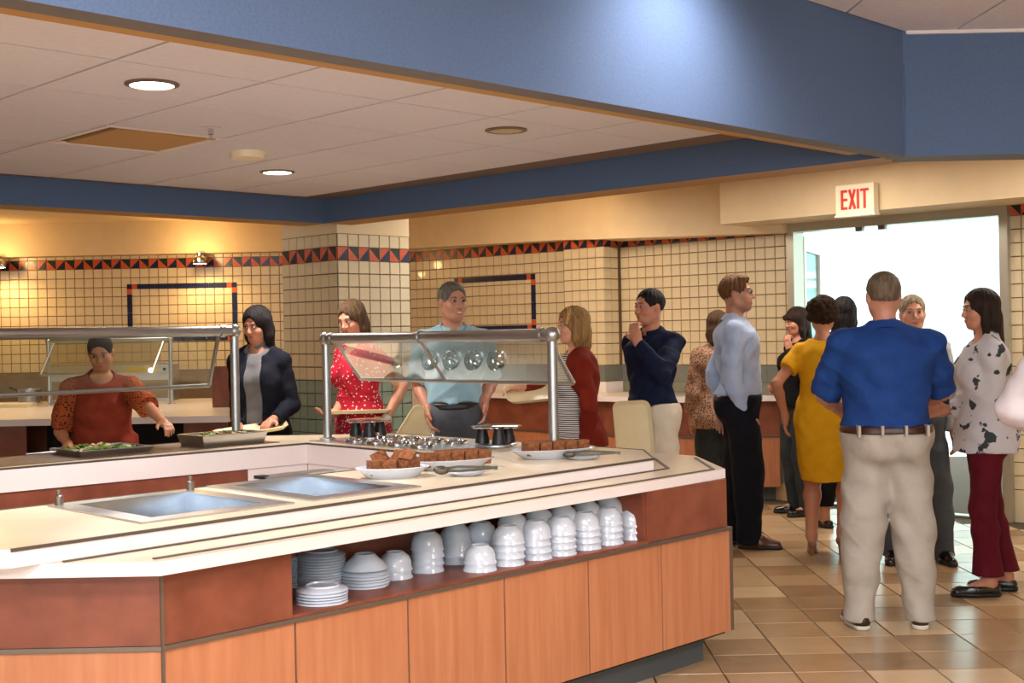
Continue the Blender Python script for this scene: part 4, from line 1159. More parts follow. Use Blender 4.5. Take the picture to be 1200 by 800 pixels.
    def arm(s, S, k, e0=0., e1=None, upto=2., kk=.02, sc=1., cut=False):
        """upto: 1 = to the elbow, 2 = to the wrist"""
        e1 = e0 if e1 is None else e1; q = s.q * sc * (.88 if s.female else 1.0)
        a, b, c = s.sh[k], s.el[k], s.wr[k]
        r0, r1, r2 = .048 * q + e0, .041 * q + (e0 + e1) / 2, .028 * q + e1
        if upto <= 1:
            m = a + (b - a) * upto; S.cone(a, m, r0, r0 + (r1 - r0) * upto, kk, cut=True)
        else:
            S.cone(a, b, r0, r1, kk)
            t = min(upto - 1, 1.); m = b + (c - b) * t
            mid = b + (m - b) * .3
            S.cone(b, mid, r1, r1 * .98, kk * .7); S.cone(mid, m, r1 * .98, r1 + (r2 - r1) * t, kk * .7, cut=cut)
    def leg(s, S, k, e=0., upto=2., kk=.03, er=None, cut=False):
        q = s.q; a, b, c = s.hip[k], s.knee[k], s.ank[k]; er = e if er is None else er
        g = (.5 + .5 * s.gx)
        S.cone(a, b, .088 * q * g + e, .058 * q * g + (e + er) / 2, .05)
        if upto > 1:
            m = b + (c - b) * (upto - 1); mid = b + (c - b) * .3
            S.cone(b, mid, .054 * q * g + (e + er) / 2, .056 * q * g + er, kk); S.cone(mid, m, .056 * q * g + er, .037 * q + er, kk, cut=cut)
    def hand(s, S, k):
        q = s.q * (.9 if s.female else 1.0); dr, pn, cu = s.hd[k]; w = s.wr[k]; sx = 1 if k == 'R' else -1
        ac = np.cross(dr, pn) * (-sx) if False else np.cross(pn, dr)
        # thumb side: forward of the hand when it hangs
        th = ac if (ac @ v3(0, 1, 0)) >= 0 else -ac
        R = np.stack([th, dr, pn], 1)
        S.ell(w + dr * .05 * q, v3(.041, .054, .017) * q, R, .012)
        S.cone(w - dr * .01, w + dr * .03 * q, .026 * q, .028 * q, .02)
        for i, (o, l) in enumerate(zip((.030, .011, -.009, -.028), (.072, .080, .074, .058))):
            b = w + (dr * .088 + th * o) * q
            d1 = nrm(dr * math.cos(cu * .8) + pn * math.sin(cu * .8) + th * o * 1.2); d2 = nrm(dr * math.cos(cu * 2.1) + pn * math.sin(cu * 2.1))
            m = b + d1 * l * .5 * q; e = m + d2 * l * .5 * q
            S.cone(b - d1 * .012, m, .0100 * q, .0092 * q, .006); S.cone(m, e, .0092 * q, .0078 * q, .004)
        b = w + (dr * .025 + th * .03) * q; m = b + nrm(dr * .55 + th * .7 + pn * .25) * .04 * q; e = m + nrm(dr * .9 + th * .25 + pn * .3) * .032 * q
        S.cone(b, m, .015 * q, .0115 * q, .008); S.cone(m, e, .0112 * q, .009 * q, .005)
    def headshape(s, S):
        h = s.hs; R = s.Rh
        E = lambda c, r, k=.02, mode='add': S.ell(s.hp(*c), v3(*r) * h, R, k * h, mode)
        Cn = lambda a, b, ra, rb, k=.01: S.cone(s.hp(*a), s.hp(*b), ra * h, rb * h, k * h)
        E((0, -.014, .028), (.076, .095, .088))
        E((0, .018, -.04), (.060, .070, .074), .03)
        E((0, .060, -.092), (.026, .024, .020), .03)
        for sx in (1, -1):
            Cn((.058 * sx, -.012, -.05), (.03 * sx, .05, -.09), .016, .016, .03)
            E((.040 * sx, .058, -.028), (.026, .026, .024), .025)
            E((.077 * sx, -.012, -.008), (.009, .020, .031), .008)
        Cn((-.034, .076, .026), (.034, .076, .026), .012, .012, .018)
        for sx in (1, -1): E((.031 * sx, .101, .008), (.019, .015, .011), .012, 'sub')
        Cn((0, .083, .012), (0, .103, -.026), .008, .0125, .012)
        for sx in (1, -1): E((.012 * sx, .093, -.031), (.009, .010, .007), .006)
        E((0, .085, -.060), (.025, .010, .012), .010)
        Cn((-.017, .0945, -.058), (.017, .0945, -.058), .0018, .0018, 0) if False else None
        nk = .056 if not s.female else .046
        S.cone(s.up(0, -.012, .50), s.hp(0, -.022, -.06), nk * s.q, (nk - .004) * s.q, .03)
    def build(s, barefoot=False, arms=True):
        S = Sdf(s.fine)
        s.torso(S, -.012)
        for k in 'RL':
            s.leg(S, k); s.arm(S, k); s.hand(S, k)
            fp_, fr_, hz = s.foot[k]; q = s.q
            P = lambda x, y, z: fp_ + fr_ @ (v3(x, y, z) * q)
            if hz: 
                S.cone(s.ank[k], P(0, .10, .025), .034 * q, .024 * q, .02); S.cone(P(0, .10, .022), P(0, .155, .016), .03 * q, .016 * q, .02); S.cone(s.ank[k], P(0, -.055, .035 + hz / q), .033 * q, .026 * q, .02)
            else:
                S.cone(s.ank[k], P(0, .09, .035), .036 * q, .027 * q, .02); S.cone(P(0, .09, .03), P(0, .15, .022), .028 * q, .018 * q, .02); S.cone(P(0, -.05, .03), s.ank[k], .026 * q, .033 * q, .02)
        s.headshape(S)
        hc, Rh, h = s.hc, s.Rh, s.hs
        def shade(V):
            p = (V - hc) @ Rh / h
            lip = np.clip(1.6 - np.sqrt((p[:, 0] / .024) ** 2 + ((p[:, 2] + .060) / .0105) ** 2 + ((p[:, 1] - .09) / .022) ** 2) * 1.25, 0, 1)
            eye = np.clip(1.5 - np.sqrt(((np.abs(p[:, 0]) - .031) / .020) ** 2 + ((p[:, 2] - .010) / .013) ** 2 + ((p[:, 1] - .085) / .03) ** 2) * 1.1, 0, 1) * .35
            st = np.clip(1.5 - np.sqrt((p[:, 0] / .07) ** 2 + ((p[:, 1] - .045) / .065) ** 2 + ((p[:, 2] + .085) / .05) ** 2) * 1.2, 0, 1) * s.stubble * (1 - lip)
            c = np.zeros((len(V), 4)); c[:, 0] = lip * .85; c[:, 1] = np.maximum(eye, st); c[:, 3] = 1; return c
        me = S.mesh('person', s.skin, shade)
        s.obj = link('person', me, None, (s.pos[0], s.pos[1], 0), s.rz)
        tag(s.obj, s.label, 'person')
        return s
    def child(s, name, S, m, label=None):
        o = link(name, S.mesh(name, m), s.obj)
        if label: o['label'] = label
        return o
    def face(s, brow='#241812', gaze=0, thick=.0032, teeth=False):
        h = s.hs
        bm_ = mat('brow_' + brow, brow, .7)
        for sx in (1, -1):
            c = s.hp(.031 * sx, .0815, .008); b = MB(); b.ball((0, 0, 0), .0125 * h, 12, 0, (1, 1, .52))
            o = b.build('eye', [M['eye_white'], M['iris']], s.obj, True); o.location = c
            Mx = Matrix([list(r) for r in s.Rh]); o.rotation_euler = Mx.to_euler()
            for f in o.data.polygons:
                if f.center.y > .0 and abs(f.center.x) < .0075 * h: f.material_index = 1
            pts = [s.hp((.016 + .012 * i) * sx, .0895 - .0035 * i - (.005 if i == 3 else 0), .0265 + (.004 if i in (1, 2) else 0)) for i in range(4)]
            MB().tube(pts, thick * h, 6, rs=[thick * h, thick * 1.15 * h, thick * h, thick * .5 * h]).build('eyebrow', bm_, s.obj, True)
        if teeth: 
            c = s.hp(0, .0915, -.0605)
            o = MB().ball((0, 0, 0), .0155 * h, 14, sc=(1, .3, .30)).build('teeth', M['teeth'], s.obj, True); o.location = c; o.rotation_euler = Matrix([list(r) for r in s.Rh]).to_euler()
    def hair(s, ops, m, name='hair', hh=.007, noise=.0025, fr=60):
        """ops in head space: ('c',a,b,ra,rb) ('e',c,r) ; leading '-' subtracts"""
        S = Sdf(hh); h = s.hs
        for op in ops:
            t = op[0]; mode = 'sub' if t[0] == '-' else 'add'
            if t[-1] == 'c': S.cone(s.hp(*op[1]), s.hp(*op[2]), op[3] * h, op[4] * h, .02 * h, mode)
            elif t[-1] == 'e': S.ell(s.hp(*op[1]), v3(*op[2]) * h, s.Rh, (op[3] if len(op) > 3 else .015) * h, mode)
            elif t == 'p':
                n = s.Rh @ v3(*op[1]); S.plane(n, float(n @ s.hp(*op[2])))
        if noise:
            def strands(X, Y, Z):
                x, y, z = X - s.hc[0], Y - s.hc[1], Z - s.hc[2]; R = s.Rh
                lx = (R[0, 0] * x + R[1, 0] * y + R[2, 0] * z) / h; ly = (R[0, 1] * x + R[1, 1] * y + R[2, 1] * z) / h; lz = (R[0, 2] * x + R[1, 2] * y + R[2, 2] * z) / h
                an = np.arctan2(lx, ly + .02)
                return (noise * (np.sin(17 * an + 9 * lz + 2 * np.sin(14 * lz)) + .7 * np.sin(31 * an - 12 * lz + 1.5 * np.sin(21 * lz + 1)))).astype(np.float32)
            S.disp(strands)
        return s.child(name, S, m)
    def glasses(s, m, w=.0015):
        h = s.hs; b = MB()
        for sx in (1, -1):
            pts = [s.hp(sx * .031 + .021 * math.cos(a), .099 - .006 * abs(math.cos(a)), .006 + .015 * math.sin(a)) for a in np.linspace(0, 2 * math.pi, 15)]
            b.tube(pts, w * h, 6)
            b.tube([s.hp(sx * .052, .094, .012), s.hp(sx * .074, .05, .014), s.hp(sx * .080, -.005, .012)], w * h, 6)
        b.tube([s.hp(-.010, .101, .010), s.hp(.010, .101, .010)], w * h, 6)
        return b.build('glasses', m, s.obj, True)
    def top(s, m, hem, e=.016, sleeve=2., se=None, ce=None, neck=.075, name='shirt', fold=.0055, loose=0, vneck=0, hh=.009, skirt=None, label=None, back=None, sm=None):
        S = Sdf(hh); q = s.q; se = e if se is None else se
        s.torso(S, e)
        if loose: S.loft([(hem, (.172 * s.gx + loose) * q + e, (.128 * s.gy + loose) * q + e, s.pel[0], 0), (s.pel[2] + .18 * q, .14 * q * s.gx + e, .11 * q * s.gy + e, s.pel[0], .0)], .05)
        if skirt: S.loft(skirt, .05)
        S.plane((0, 0, -1), -hem)
        if sleeve and sm is None:
            for k in 'RL': s.arm(S, k, se, ce, sleeve, .016, cut=True)
        if fold: S.disp(folds(fold, 1, s.pos[0] * 7))
        n = s.up(0, .02 + vneck * .06, .535 - vneck * .03)
        S.ell(n, v3(neck, neck + .01, .055 + vneck * .09) * q, s.Rl, .012, 'sub')
        o = s.child(name, S, m, label)
        if sleeve and sm is not None:
            for k in 'RL':
                S2 = Sdf(hh); s.arm(S2, k, se, ce, sleeve, .03, cut=True); S2.disp(folds(fold, 1.2, 2)); s.child('sleeve', S2, sm)
        return o
    def collar(s, m, name='collar', r=.064, gap=16):
        """turned-down collar: a stand round the neck and a fold with front points"""
        q = s.q; c = s.up(0, -.006, .505); R = s.Rl @ rotx(-.30); b = MB(); n = 25; rows = []
        for i in range(n):
            t = math.radians(gap + (360 - 2 * gap) * i / (n - 1)); f = max(0, math.cos(t)) ** 3
            dx, dy = math.sin(t), math.cos(t)
            prof = [(r + .004, -.035), (r, .030), (r + .005, .036), (r + .010, .030), (r + .030 + .006 * f, -.012 - .040 * f), (r + .026 + .006 * f, -.013 - .040 * f), (r + .007, .024)]
            rows.append([c + R @ (v3(dx * k, dy * k, z) * q) for k, z in prof])
        k = len(rows[0]); v = [p for rw in rows for p in rw]
        fs = [(i * k + j, i * k + j + 1, (i + 1) * k + j + 1, (i + 1) * k + j) for i in range(n - 1) for j in range(k - 1)]
        b.add(v, fs); return b.build(name, m, s.obj, True)
    def trousers(s, m, waist, e=.014, er=.03, name='trousers', cuff=.035, fold=.0035, hh=.009):
        S = Sdf(hh); s.torso(S, e, shoulders=False)
        for k in 'RL':
            a = s.ank[k]; q = s.q; g = .5 + .5 * s.gx; kr = .062 * q * g + er * .75
            S.cone(s.hip[k], s.knee[k], .090 * q * g + e, kr, .06); S.cone(s.knee[k], v3(a[0], a[1] + .01, cuff - .02), kr, .044 * q + er, .05)
            S.cone(s.hip[k] * .5 + s.knee[k] * .5, s.knee[k] * .5 + a * .5, .074 * q * g + er * .5, .054 * q + er * .85, .05)
        S.disp(folds(fold, .8, s.pos[1] * 5))
        S.plane((0, 0, 1), waist); S.plane((0, 0, -1), -cuff)
        return s.child(name, S, m)
    def belt(s, z0, z1, m, e=.022, name='belt'):
        S = Sdf(.008); s.torso(S, e, shoulders=False); S.plane((0, 0, 1), z1); S.plane((0, 0, -1), -z0)
        return s.child(name, S, m)
    def shoes(s, m, sole=None, kind='shoe'):
        for k in 'RL':
            fp_, fr_, hz = s.foot[k]; q = s.q
            P = lambda x, y, z: fp_ + fr_ @ (v3(x, y, z) * q)
            S = Sdf(.006)
            S.cone(P(0, -.055, .038), P(0, .05, .042), .037 * q, .042 * q, .03); S.cone(P(0, .05, .038), P(0, .155, .026), .043 * q, .031 * q, .03)
            if kind == 'shoe': S.cone(P(0, -.05, .05), s.ank[k], .036 * q, .044 * q, .03)
            S.plane((0, 0, -1), -.006)
            S.plane((0, 0, 1), .085 * q if kind == 'shoe' else .062 * q)
            o = s.child('shoe', S, m)
            S = Sdf(.006)
            S.cone(P(0, -.055, .02), P(0, .05, .02), .041 * q, .046 * q, .02); S.cone(P(0, .05, .02), P(0, .158, .018), .046 * q, .034 * q, .02)
            S.plane((0, 0, -1), -.001); S.plane((0, 0, 1), .022)
            o2 = S.mesh('sole', sole or M['black']); link('sole', o2, o)

def pattern(name, base, spot_, kind, scale, thr=.35, rough=.8, extra=None, soft=.03):
    m, nt, b = nodes_of(name); b.inputs['Roughness'].default_value = rough; b.inputs['Specular IOR Level'].default_value = .2
    tc = N(nt, 'ShaderNodeTexCoord'); src = tc.outputs['Object']
    if kind == 'dots':
        t = N(nt, 'ShaderNodeTexVoronoi'); t.inputs['Scale'].default_value = scale; t.inputs['Randomness'].default_value = .75; out = t.outputs['Distance']; st = [(thr - soft, spot_), (thr, base)]
    elif kind == 'stripes':
        t = N(nt, 'ShaderNodeTexWave', wave_type='BANDS', bands_direction='Z', wave_profile='SIN'); t.inputs['Scale'].default_value = scale; t.inputs['Distortion'].default_value = .8; t.inputs['Detail Scale'].default_value = .4; out = t.outputs['Fac']; st = [(thr - .1, spot_), (thr + .1, base)]
    else:
        t = N(nt, 'ShaderNodeTexNoise'); t.inputs['Scale'].default_value = scale; t.inputs['Detail'].default_value = 3; out = t.outputs['Fac']; st = [(thr, base), (thr + soft, spot_)]
    nt.links.new(src, t.inputs['Vector'])
    r = ramp(nt, st); nt.links.new(out, r.inputs[0]); nt.links.new(r.outputs[0], b.inputs['Base Color'])
    n2 = N(nt, 'ShaderNodeTexNoise'); n2.inputs['Scale'].default_value = 30; nt.links.new(src, n2.inputs['Vector'])
    bp = N(nt, 'ShaderNodeBump'); bp.inputs['Strength'].default_value = .25; bp.inputs['Distance'].default_value = .01
    nt.links.new(n2.outputs['Fac'], bp.inputs['Height']); nt.links.new(bp.outputs[0], b.inputs['Normal'])
    return m
SK_L = skin('skin_light', '#c98d70', flush='#c47f66'); SK_P = skin('skin_pale', '#d69d80', flush='#cf8f74'); SK_T = skin('skin_tan', '#b57855', flush='#bd8060'); SK_R = skin('skin_ruddy', '#c08a70', flush='#b87a62')
HB = hairmat('hair_black', '#0d0a0b', '#1c1517'); HBr = hairmat('hair_brown', '#3a2616', '#5b3e26'); HDk = hairmat('hair_dark_brown', '#1e130d', '#35231a'); HBl = hairmat('hair_honey', '#7a5a34', '#a98450'); HG = hairmat('hair_grey', '#4c4640', '#7b746a'); HAu = hairmat('hair_auburn', '#5a381e', '#7c5230')
SHORT = [('e', (0, -.016, .036), (.082, .102, .091)), ('-e', (0, .100, -.016), (.070, .074, .092), .02), ('-e', (0, .03, -.10), (.11, .085, .088), .03), ('-c', (.09, .0, -.015), (.10, -.005, -.07), .026, .035), ('-c', (-.09, .0, -.015), (-.10, -.005, -.07), .026, .035), ('p', (0, 0, -1), (0, 0, -.085))]
FACEOUT = ('-e', (0, .108, -.022), (.060, .080, .100))
def long_hair(low, back=.05, side=.028, vol=.006, fringe=False, ex=()):
    ops = [('e', (0, -.016, .032), (.084 + vol, .103 + vol, .094 + vol)),
           ('e', (0, -.055, -.05), (.080 + vol, .055 + vol, .11)), ('c', (0, -.06, -.05), (0, -.075, -low), .060 + vol, .050)]
    for sx in (1, -1):
        ops += [('c', (.066 * sx, -.005, .03), (.074 * sx, .0, -.08), side + .004, side), ('c', (.074 * sx, .0, -.08), (.068 * sx, -.01, -low), side, side * .7)]
    ops += list(ex)
    ops.append(FACEOUT)
    if fringe: ops += [('c', (-.04, .088, .05), (.04, .088, .05), .02, .02), ('c', (-.05, .082, .035), (.05, .082, .035), .013, .013)]
    return ops
M['leather'] = mat('brown_leather', '#4a2a18', .3, c2='#5c3620', coat=.3); M['leather_b'] = mat('black_leather', '#0c0c0e', .18, coat=.5); M['belt_b'] = mat('black_belt', '#15120f', .4); M['belt_br'] = mat('brown_belt', '#3a1c10', .4)
M['wsole'] = mat('white_sole', '#d9d3c4', .6); M['gl'] = mat('glasses_frame', '#2a2422', .3, .3); M['gold'] = mat('watch_white', '#e8e4dc', .3)

# ---- trays
def tray(name, c, R, label, w=.21, d=.16):
    pts = []
    for (sx, sy) in ((1, 1), (-1, 1), (-1, -1), (1, -1)):
        for k in range(5):
            a = {(1, 1): 0, (-1, 1): 90, (-1, -1): 180, (1, -1): 270}[(sx, sy)] + 22.5 * k
            pts.append((sx * (w - .05) + .05 * math.cos(math.radians(a)), sy * (d - .05) + .05 * math.sin(math.radians(a))))
    n = len(pts); b = MB(); rings = [(.86, 0), (.88, 0), (1.0, .022), (.985, .024), (.87, .005), (.86, .004)]
    v = [(x * k, y * k, z) for k, z in rings for x, y in pts]; fs = [tuple(range(n))[::-1], tuple(range(5 * n, 6 * n))]
    for j in range(5):
        for i in range(n): fs.append((j * n + i, j * n + (i + 1) % n, (j + 1) * n + (i + 1) % n, (j + 1) * n + i))
    b.add(v, fs); o = b.build(name, M['tray'], None, True); o.location = tuple(map(float, c)); o.rotation_euler = R
    tag(o, label, 'tray'); return o

# ---- 1 woman in rust at the left counter
p = Person('woman in a rust blouse with dotted sleeves reaching for the salad', (-2.36, 7.26), 1.54, (.28, -1), True, (1.12, 1.1), lean=15, head=(-4, 24, 4), sk=SK_T, shw=.172,
           hands={'R': dict(at=Py(80, 521, 6.98), hint=(.35, -1, 0), dir=(.1, .8, -.4), pn=(0, 0, -1)), 'L': dict(at=Py(200, 504, 6.80), hint=(-.4, -.8, -.5), dir=(-.35, .8, -.25), pn=(0, 0, -1), curl=.6)}).build()
p.face('#140e0c')
m_rust = cloth('rust_blouse', '#7a2c1c', '#87341f')
p.top(m_rust, .80, .018, sleeve=.92, se=.034, sm=pattern('dotted_sleeve', '#a04c26', '#3c1a10', 'dots', 62, .36), neck=.078, name='blouse', loose=.02)
p.trousers(cloth('dark_trousers', '#1b1a1e'), .96)
p.hair([('e', (0, -.014, .032), (.081, .100, .092)), ('-e', (0, .102, -.018), (.070, .075, .094)), ('-e', (0, .02, -.11), (.11, .09, .085)), ('c', (0, -.095, .0), (.03, -.13, -.05), .03, .03), ('c', (.03, -.13, -.05), (.06, -.10, -.19), .03, .018)], HB, noise=.001)
p.shoes(M['leather_b'], kind='flat')

# ---- 2 woman in the black jacket
p = Person('woman in a black jacket and grey turtleneck holding a tray, by the guard post', (-1.60, 7.98), 1.68, (-.12, -1), True, (1.0, 1.0), lean=2, head=(-18, 16, 0), sk=SK_L,
           hands={'L': dict(at=Py(320, 492, 7.76), hint=(-.35, -1, -.1), dir=(.2, .8, -.2), pn=(0, 0, -1)), 'R': dict(at=Py(280, 500, 7.85), hint=(.35, -1, 0))}).build()
p.face('#140e0c')
m_gr = cloth('grey_knit', '#6b6a6d', '#757477')
p.top(m_gr, .90, .010, sleeve=0, neck=.058, name='turtleneck', fold=.002)
S = Sdf(.007); S.cone(p.up(0, -.012, .49), p.hp(0, -.020, -.085), .060 * p.q, .058 * p.q, .01); p.child('turtle_collar', S, m_gr)
S = Sdf(.008); p.torso(S, .022); S.loft([(.62, .19, .15, 0, -.01), (.98, .16, .125, 0, -.005)], .04)
for k in 'RL': p.arm(S, k, .017, .018, 1.93, .015, cut=True)
S.disp(folds(.004)); S.plane((0, 0, -1), -.62); S.ell(p.up(0, .03, .53), v3(.085, .10, .07), None, .01, 'sub')
S.loft([(.5, .062, .30, 0, .24), (1.15, .055, .30, 0, .24), (1.62, .05, .30, 0, .24)], .01, 'sub')
p.child('jacket', S, cloth('black_navy_jacket', '#10131d', '#161926'))
p.trousers(cloth('black_jeans', '#101218', '#171a22'), .94, er=.012)
p.hair(long_hair(.20, vol=.010, side=.034), HB, noise=.0015)
p.shoes(M['leather_b'], kind='flat')
pc = Py(292, 506, 7.70)
tray('tray', pc + np.array((0, .02, .0)), (math.radians(5), math.radians(-7), .25), 'cream tray in the hand of the woman in black', .23, .14)

# ---- 3 woman in the red floral dress
p = Person('woman in a red floral dress looking down at her tray', (-.985, 8.15), 1.715, (-.8, -.6), True, (1.08, 1.08), lean=4, head=(20, 22, 0), sk=SK_P,
           hands={'L': dict(at=Py(452, 492, 7.97), hint=(-.5, -1, -.2), dir=(.1, .75, -.4), pn=(.6, 0, .6)), 'R': dict(at=Py(392, 484, 8.0), hint=(.8, -.8, -.3), dir=(0, 1, 0), pn=(0, 0, 1))}).build()
p.face('#3a2418')
m_red = pattern('red_floral', '#b51f35', '#f2d9d6', 'dots', 46, .26)
p.top(m_red, .56, .014, sleeve=.52, se=.040, neck=.085, vneck=.5, name='dress', fold=.004, skirt=[(.55, .27, .23, 0, 0), (.80, .215, .175, 0, 0), (1.05, .142, .118, 0, 0)])
S = Sdf(.007); p.torso(S, .021, shoulders=False); S.plane((0, 0, 1), 1.10); S.plane((0, 0, -1), -1.075); p.child('waist_tie', S, m_red)
p.hair(long_hair(.24, vol=.004, side=.024), hairmat('hair_ash_brown', '#4a3524', '#6d5238'), noise=.002)
S = Sdf(.006); w = p.wr['L']; d = nrm(p.wr['L'] - p.el['L']); S.cone(w - d * .012, w + d * .006, .034, .034, 0, cut=True); p.child('bracelet', S, M['gold'])
p.shoes(M['leather_b'], kind='flat')
tc_ = (Py(390, 480, 7.92) + Py(454, 483, 7.92)) / 2
tray('tray', tc_ + np.array((-.02, .02, -.012)), (math.radians(-1), 0, .12), 'cream tray held level by the woman in red', .21, .15)

# ---- 4 man in the light blue shirt
p = Person('smiling grey-haired man in a light blue short-sleeved shirt', (-.37, 7.98), 1.81, (.08, -1), False, (1.02, 1.05), head=(24, 3, 0), sk=SK_R,
           hands={'R': dict(at=Py(502, 480, 7.9), hint=(.3, -1, 0), dir=(-.1, .3, -1), curl=.5), 'L': dict(at=Py(567, 470, 7.92), hint=(-.3, -1, 0), dir=(0, .2, -1))}).build()
p.face('#4a3a30', teeth=True)
m_lb = cloth('light_blue_shirt', '#8fb4c6', '#9cc0d0'); p.top(m_lb, 1.045, .020, sleeve=.86, se=.030, neck=.072, fold=.0065)
p.collar(m_lb); p.trousers(cloth('grey_trousers', '#55585f', '#5f636b'), 1.045); p.belt(1.005, 1.045, M['belt_b'])
p.hair(SHORT, HG, noise=.002); p.glasses(M['frame']); p.shoes(M['leather_b'])
S = Sdf(.006); w = p.wr['L']; d = nrm(p.wr['L'] - p.el['L']); S.cone(w - d * .02, w, .033, .033, 0, cut=True); p.child('watch', S, M['black'])
tray('tray', Py(503, 515, 7.86), (math.radians(78), math.radians(35), math.radians(12)), 'cream tray hanging from the hand of the man in light blue', .20, .15)

# ---- 5 woman in the red cardigan
p = Person('woman in a rust red cardigan over a striped dress', (.375, 7.58), 1.63, (-1, -.12), True, (1.0, 1.05), head=(8, 2, 0), sk=SK_P,
           hands={'R': dict(at=Py(612, 453, 7.75), hint=(.6, -.7, -.5), dir=(0, 1, -.1), pn=(0, 0, -1)), 'L': dict(at=Py(686, 522, 7.42), hint=(-1, -.3, 0), dir=(0, .1, -1))}).build()
p.face('#3a2418')
p.top(pattern('black_white_stripes', '#e4e0dc', '#15161c', 'stripes', 26, .5), .48, .012, sleeve=0, neck=.075, name='striped_dress', fold=.003, skirt=[(.46, .235, .215, 0, 0), (.78, .195, .165, 0, 0), (1.02, .14, .118, 0, 0)])
S = Sdf(.008); p.torso(S, .024); S.loft([(.78, .20, .165, 0, -.02), (.98, .16, .13, 0, -.005)], .04)
for k in 'RL': p.arm(S, k, .018, .016, 1.95, .015, cut=True)
S.disp(folds(.005, 1, 1)); S.plane((0, 0, -1), -.79); S.ell(p.up(0, .03, .53), v3(.085, .10, .07), None, .01, 'sub')
S.loft([(.5, .26, .30, .0, .19), (.98, .22, .30, .0, .20), (1.20, .17, .30, 0, .22), (1.36, .08, .30, 0, .25), (1.6, .07, .30, 0, .26)], .01, 'sub')
p.child('cardigan', S, cloth('rust_red_cardigan', '#6e1d10', '#7a2413'))
p.hair(long_hair(.135, vol=.010, side=.032), HBl, noise=.002)
S = Sdf(.006); S.ell(p.hp(0, -.012, .034), v3(.094, .112, .106) * p.hs, p.Rh, 0); S.ell(p.hp(0, -.012, .034), v3(.088, .106, .100) * p.hs, p.Rh, 0, 'sub')
n = p.Rh @ v3(0, 1, .25); n = nrm(n); c0 = float(n @ p.hp(0, .04, .08)); S.plane(n, c0 + .012); S.plane(-n, -(c0 - .012)); n2 = p.Rh @ v3(0, 0, -1); S.plane(n2, float(n2 @ p.hp(0, 0, .01))); p.child('headband', S, M['tan'])
p.shoes(M['leather_b'], kind='flat')
tray('tray', Py(622, 462, 7.70), (math.radians(22), math.radians(-4), .15), 'cream tray held out by the woman in the red cardigan', .16, .13)

# ---- 6 man in the navy shirt
p = Person('man in a navy shirt and cream trousers with a hand on his chin', (.915, 8.32), 1.755, (-.72, -.70), False, (.92, .95), head=(-14, 2, 0), sk=SK_L,
           hands={'L': dict(at=Py(747, 400, 8.02), hint=(-.6, -.1, -1), dir=(.25, .05, 1), pn=(.3, -1, .2), curl=.9), 'R': dict(at=Py(742, 476, 8.25), hint=(.5, -1, 0), dir=(0, .15, -1))}).build()
p.face('#15100d')
m_nv = cloth('navy_shirt', '#0f1730', '#15203e'); p.top(m_nv, 1.0, .020, sleeve=1.94, se=.020, ce=.012, neck=.072, fold=.0065)
p.collar(m_nv); p.trousers(cloth('cream_trousers', '#d9cdb8', '#e0d5c2'), 1.0, er=.034); p.belt(.965, 1.003, M['belt_br'])
p.hair(SHORT, HB, noise=.002); p.shoes(M['leather'])
tray('tray', Py(741, 504, 8.12), (math.radians(80), 0, math.radians(20)), 'cream tray hanging from the hand of the man in navy', .135, .19)

# ---- 7 man in the pale blue dress shirt, hand in pocket
p = Person('laughing man in a pale blue dress shirt with a hand in his pocket', (1.54, 8.56), 1.845, (1, -.16), False, (1.0, 1.08), lean=-2, head=(-6, -3, 0), sk=SK_R, stubble=.75, feet={'R': (.10, .06, 6), 'L': (-.10, -.03, -6)},
           hands={'R': dict(at=(1.545, 8.405, .90), hint=(.5, -1, 0), dir=(-.2, .2, -1), curl=.1), 'L': dict(at=(1.44, 8.68, .93), hint=(-.5, -1, 0), dir=(.2, -.1, -1), curl=.1)}).build()
p.face('#4a3020', teeth=True)
m_ps = cloth('pale_blue_shirt', '#a9bcdf', '#b6c8e8'); p.top(m_ps, 1.03, .022, sleeve=1.97, se=.026, ce=.018, neck=.072, fold=.006)
p.collar(m_ps); p.trousers(cloth('navy_black_trousers', '#0f1118', '#141722'), 1.03, e=.018, er=.034); p.belt(.99, 1.03, M['belt_b'])
p.hair(SHORT[:1] + [('e', (0, .035, .095), (.06, .05, .025))] + SHORT[1:], HAu, noise=.003)
p.glasses(M['gl'], .0022); p.shoes(M['leather'])

# ---- 8 person in the speckled blouse
p = Person('person in a speckled tan blouse seen from behind the laughing man', (1.545, 9.45), 1.62, (.1, 1), True, (1.12, 1.1), sk=SK_L, head=(-20, 5, 0), fine=.008).build()
p.top(pattern('speckled_blouse', '#b28c72', '#6d4c3a', 'noise', 85, .50, soft=.05), .74, .022, sleeve=1.7, se=.03, neck=.078, name='blouse', loose=.03)
p.trousers(cloth('slate_trousers', '#2b3032', '#33393b'), .95, er=.025); p.hair(long_hair(.14), HBr); p.shoes(M['leather_b'], kind='flat')

# ---- 9 woman in black with a fringe
p = Person('woman in black with a fringe raising a hand to her mouth', (2.26, 9.98), 1.645, (-1, -.22), True, (.98, 1.0), head=(4, 8, 0), sk=SK_L,
           hands={'L': dict(at=Py(925, 408, 9.72), hint=(-.4, -.2, -1), dir=(.15, .15, 1), pn=(.3, -1, 0), curl=.9), 'R': dict(at=(2.1, 10.05, 1.0), hint=(.5, -1, 0))}).build()
p.face('#20150f')
p.top(cloth('black_knit', '#0e0e12', '#15151a'), .86, .016, sleeve=1.15, neck=.08, name='top', loose=.02)
p.trousers(cloth('slate_trousers2', '#2a3033', '#343b3e'), .94, er=.03); p.hair(long_hair(.16, vol=.006, fringe=True), HDk, noise=.0015)
S = Sdf(.006); w = p.wr['L']; d = nrm(p.wr['L'] - p.el['L']); S.cone(w - d * .02, w, .03, .03, 0, cut=True); p.child('watch', S, M['black'])
p.shoes(M['leather_b'], kind='flat')

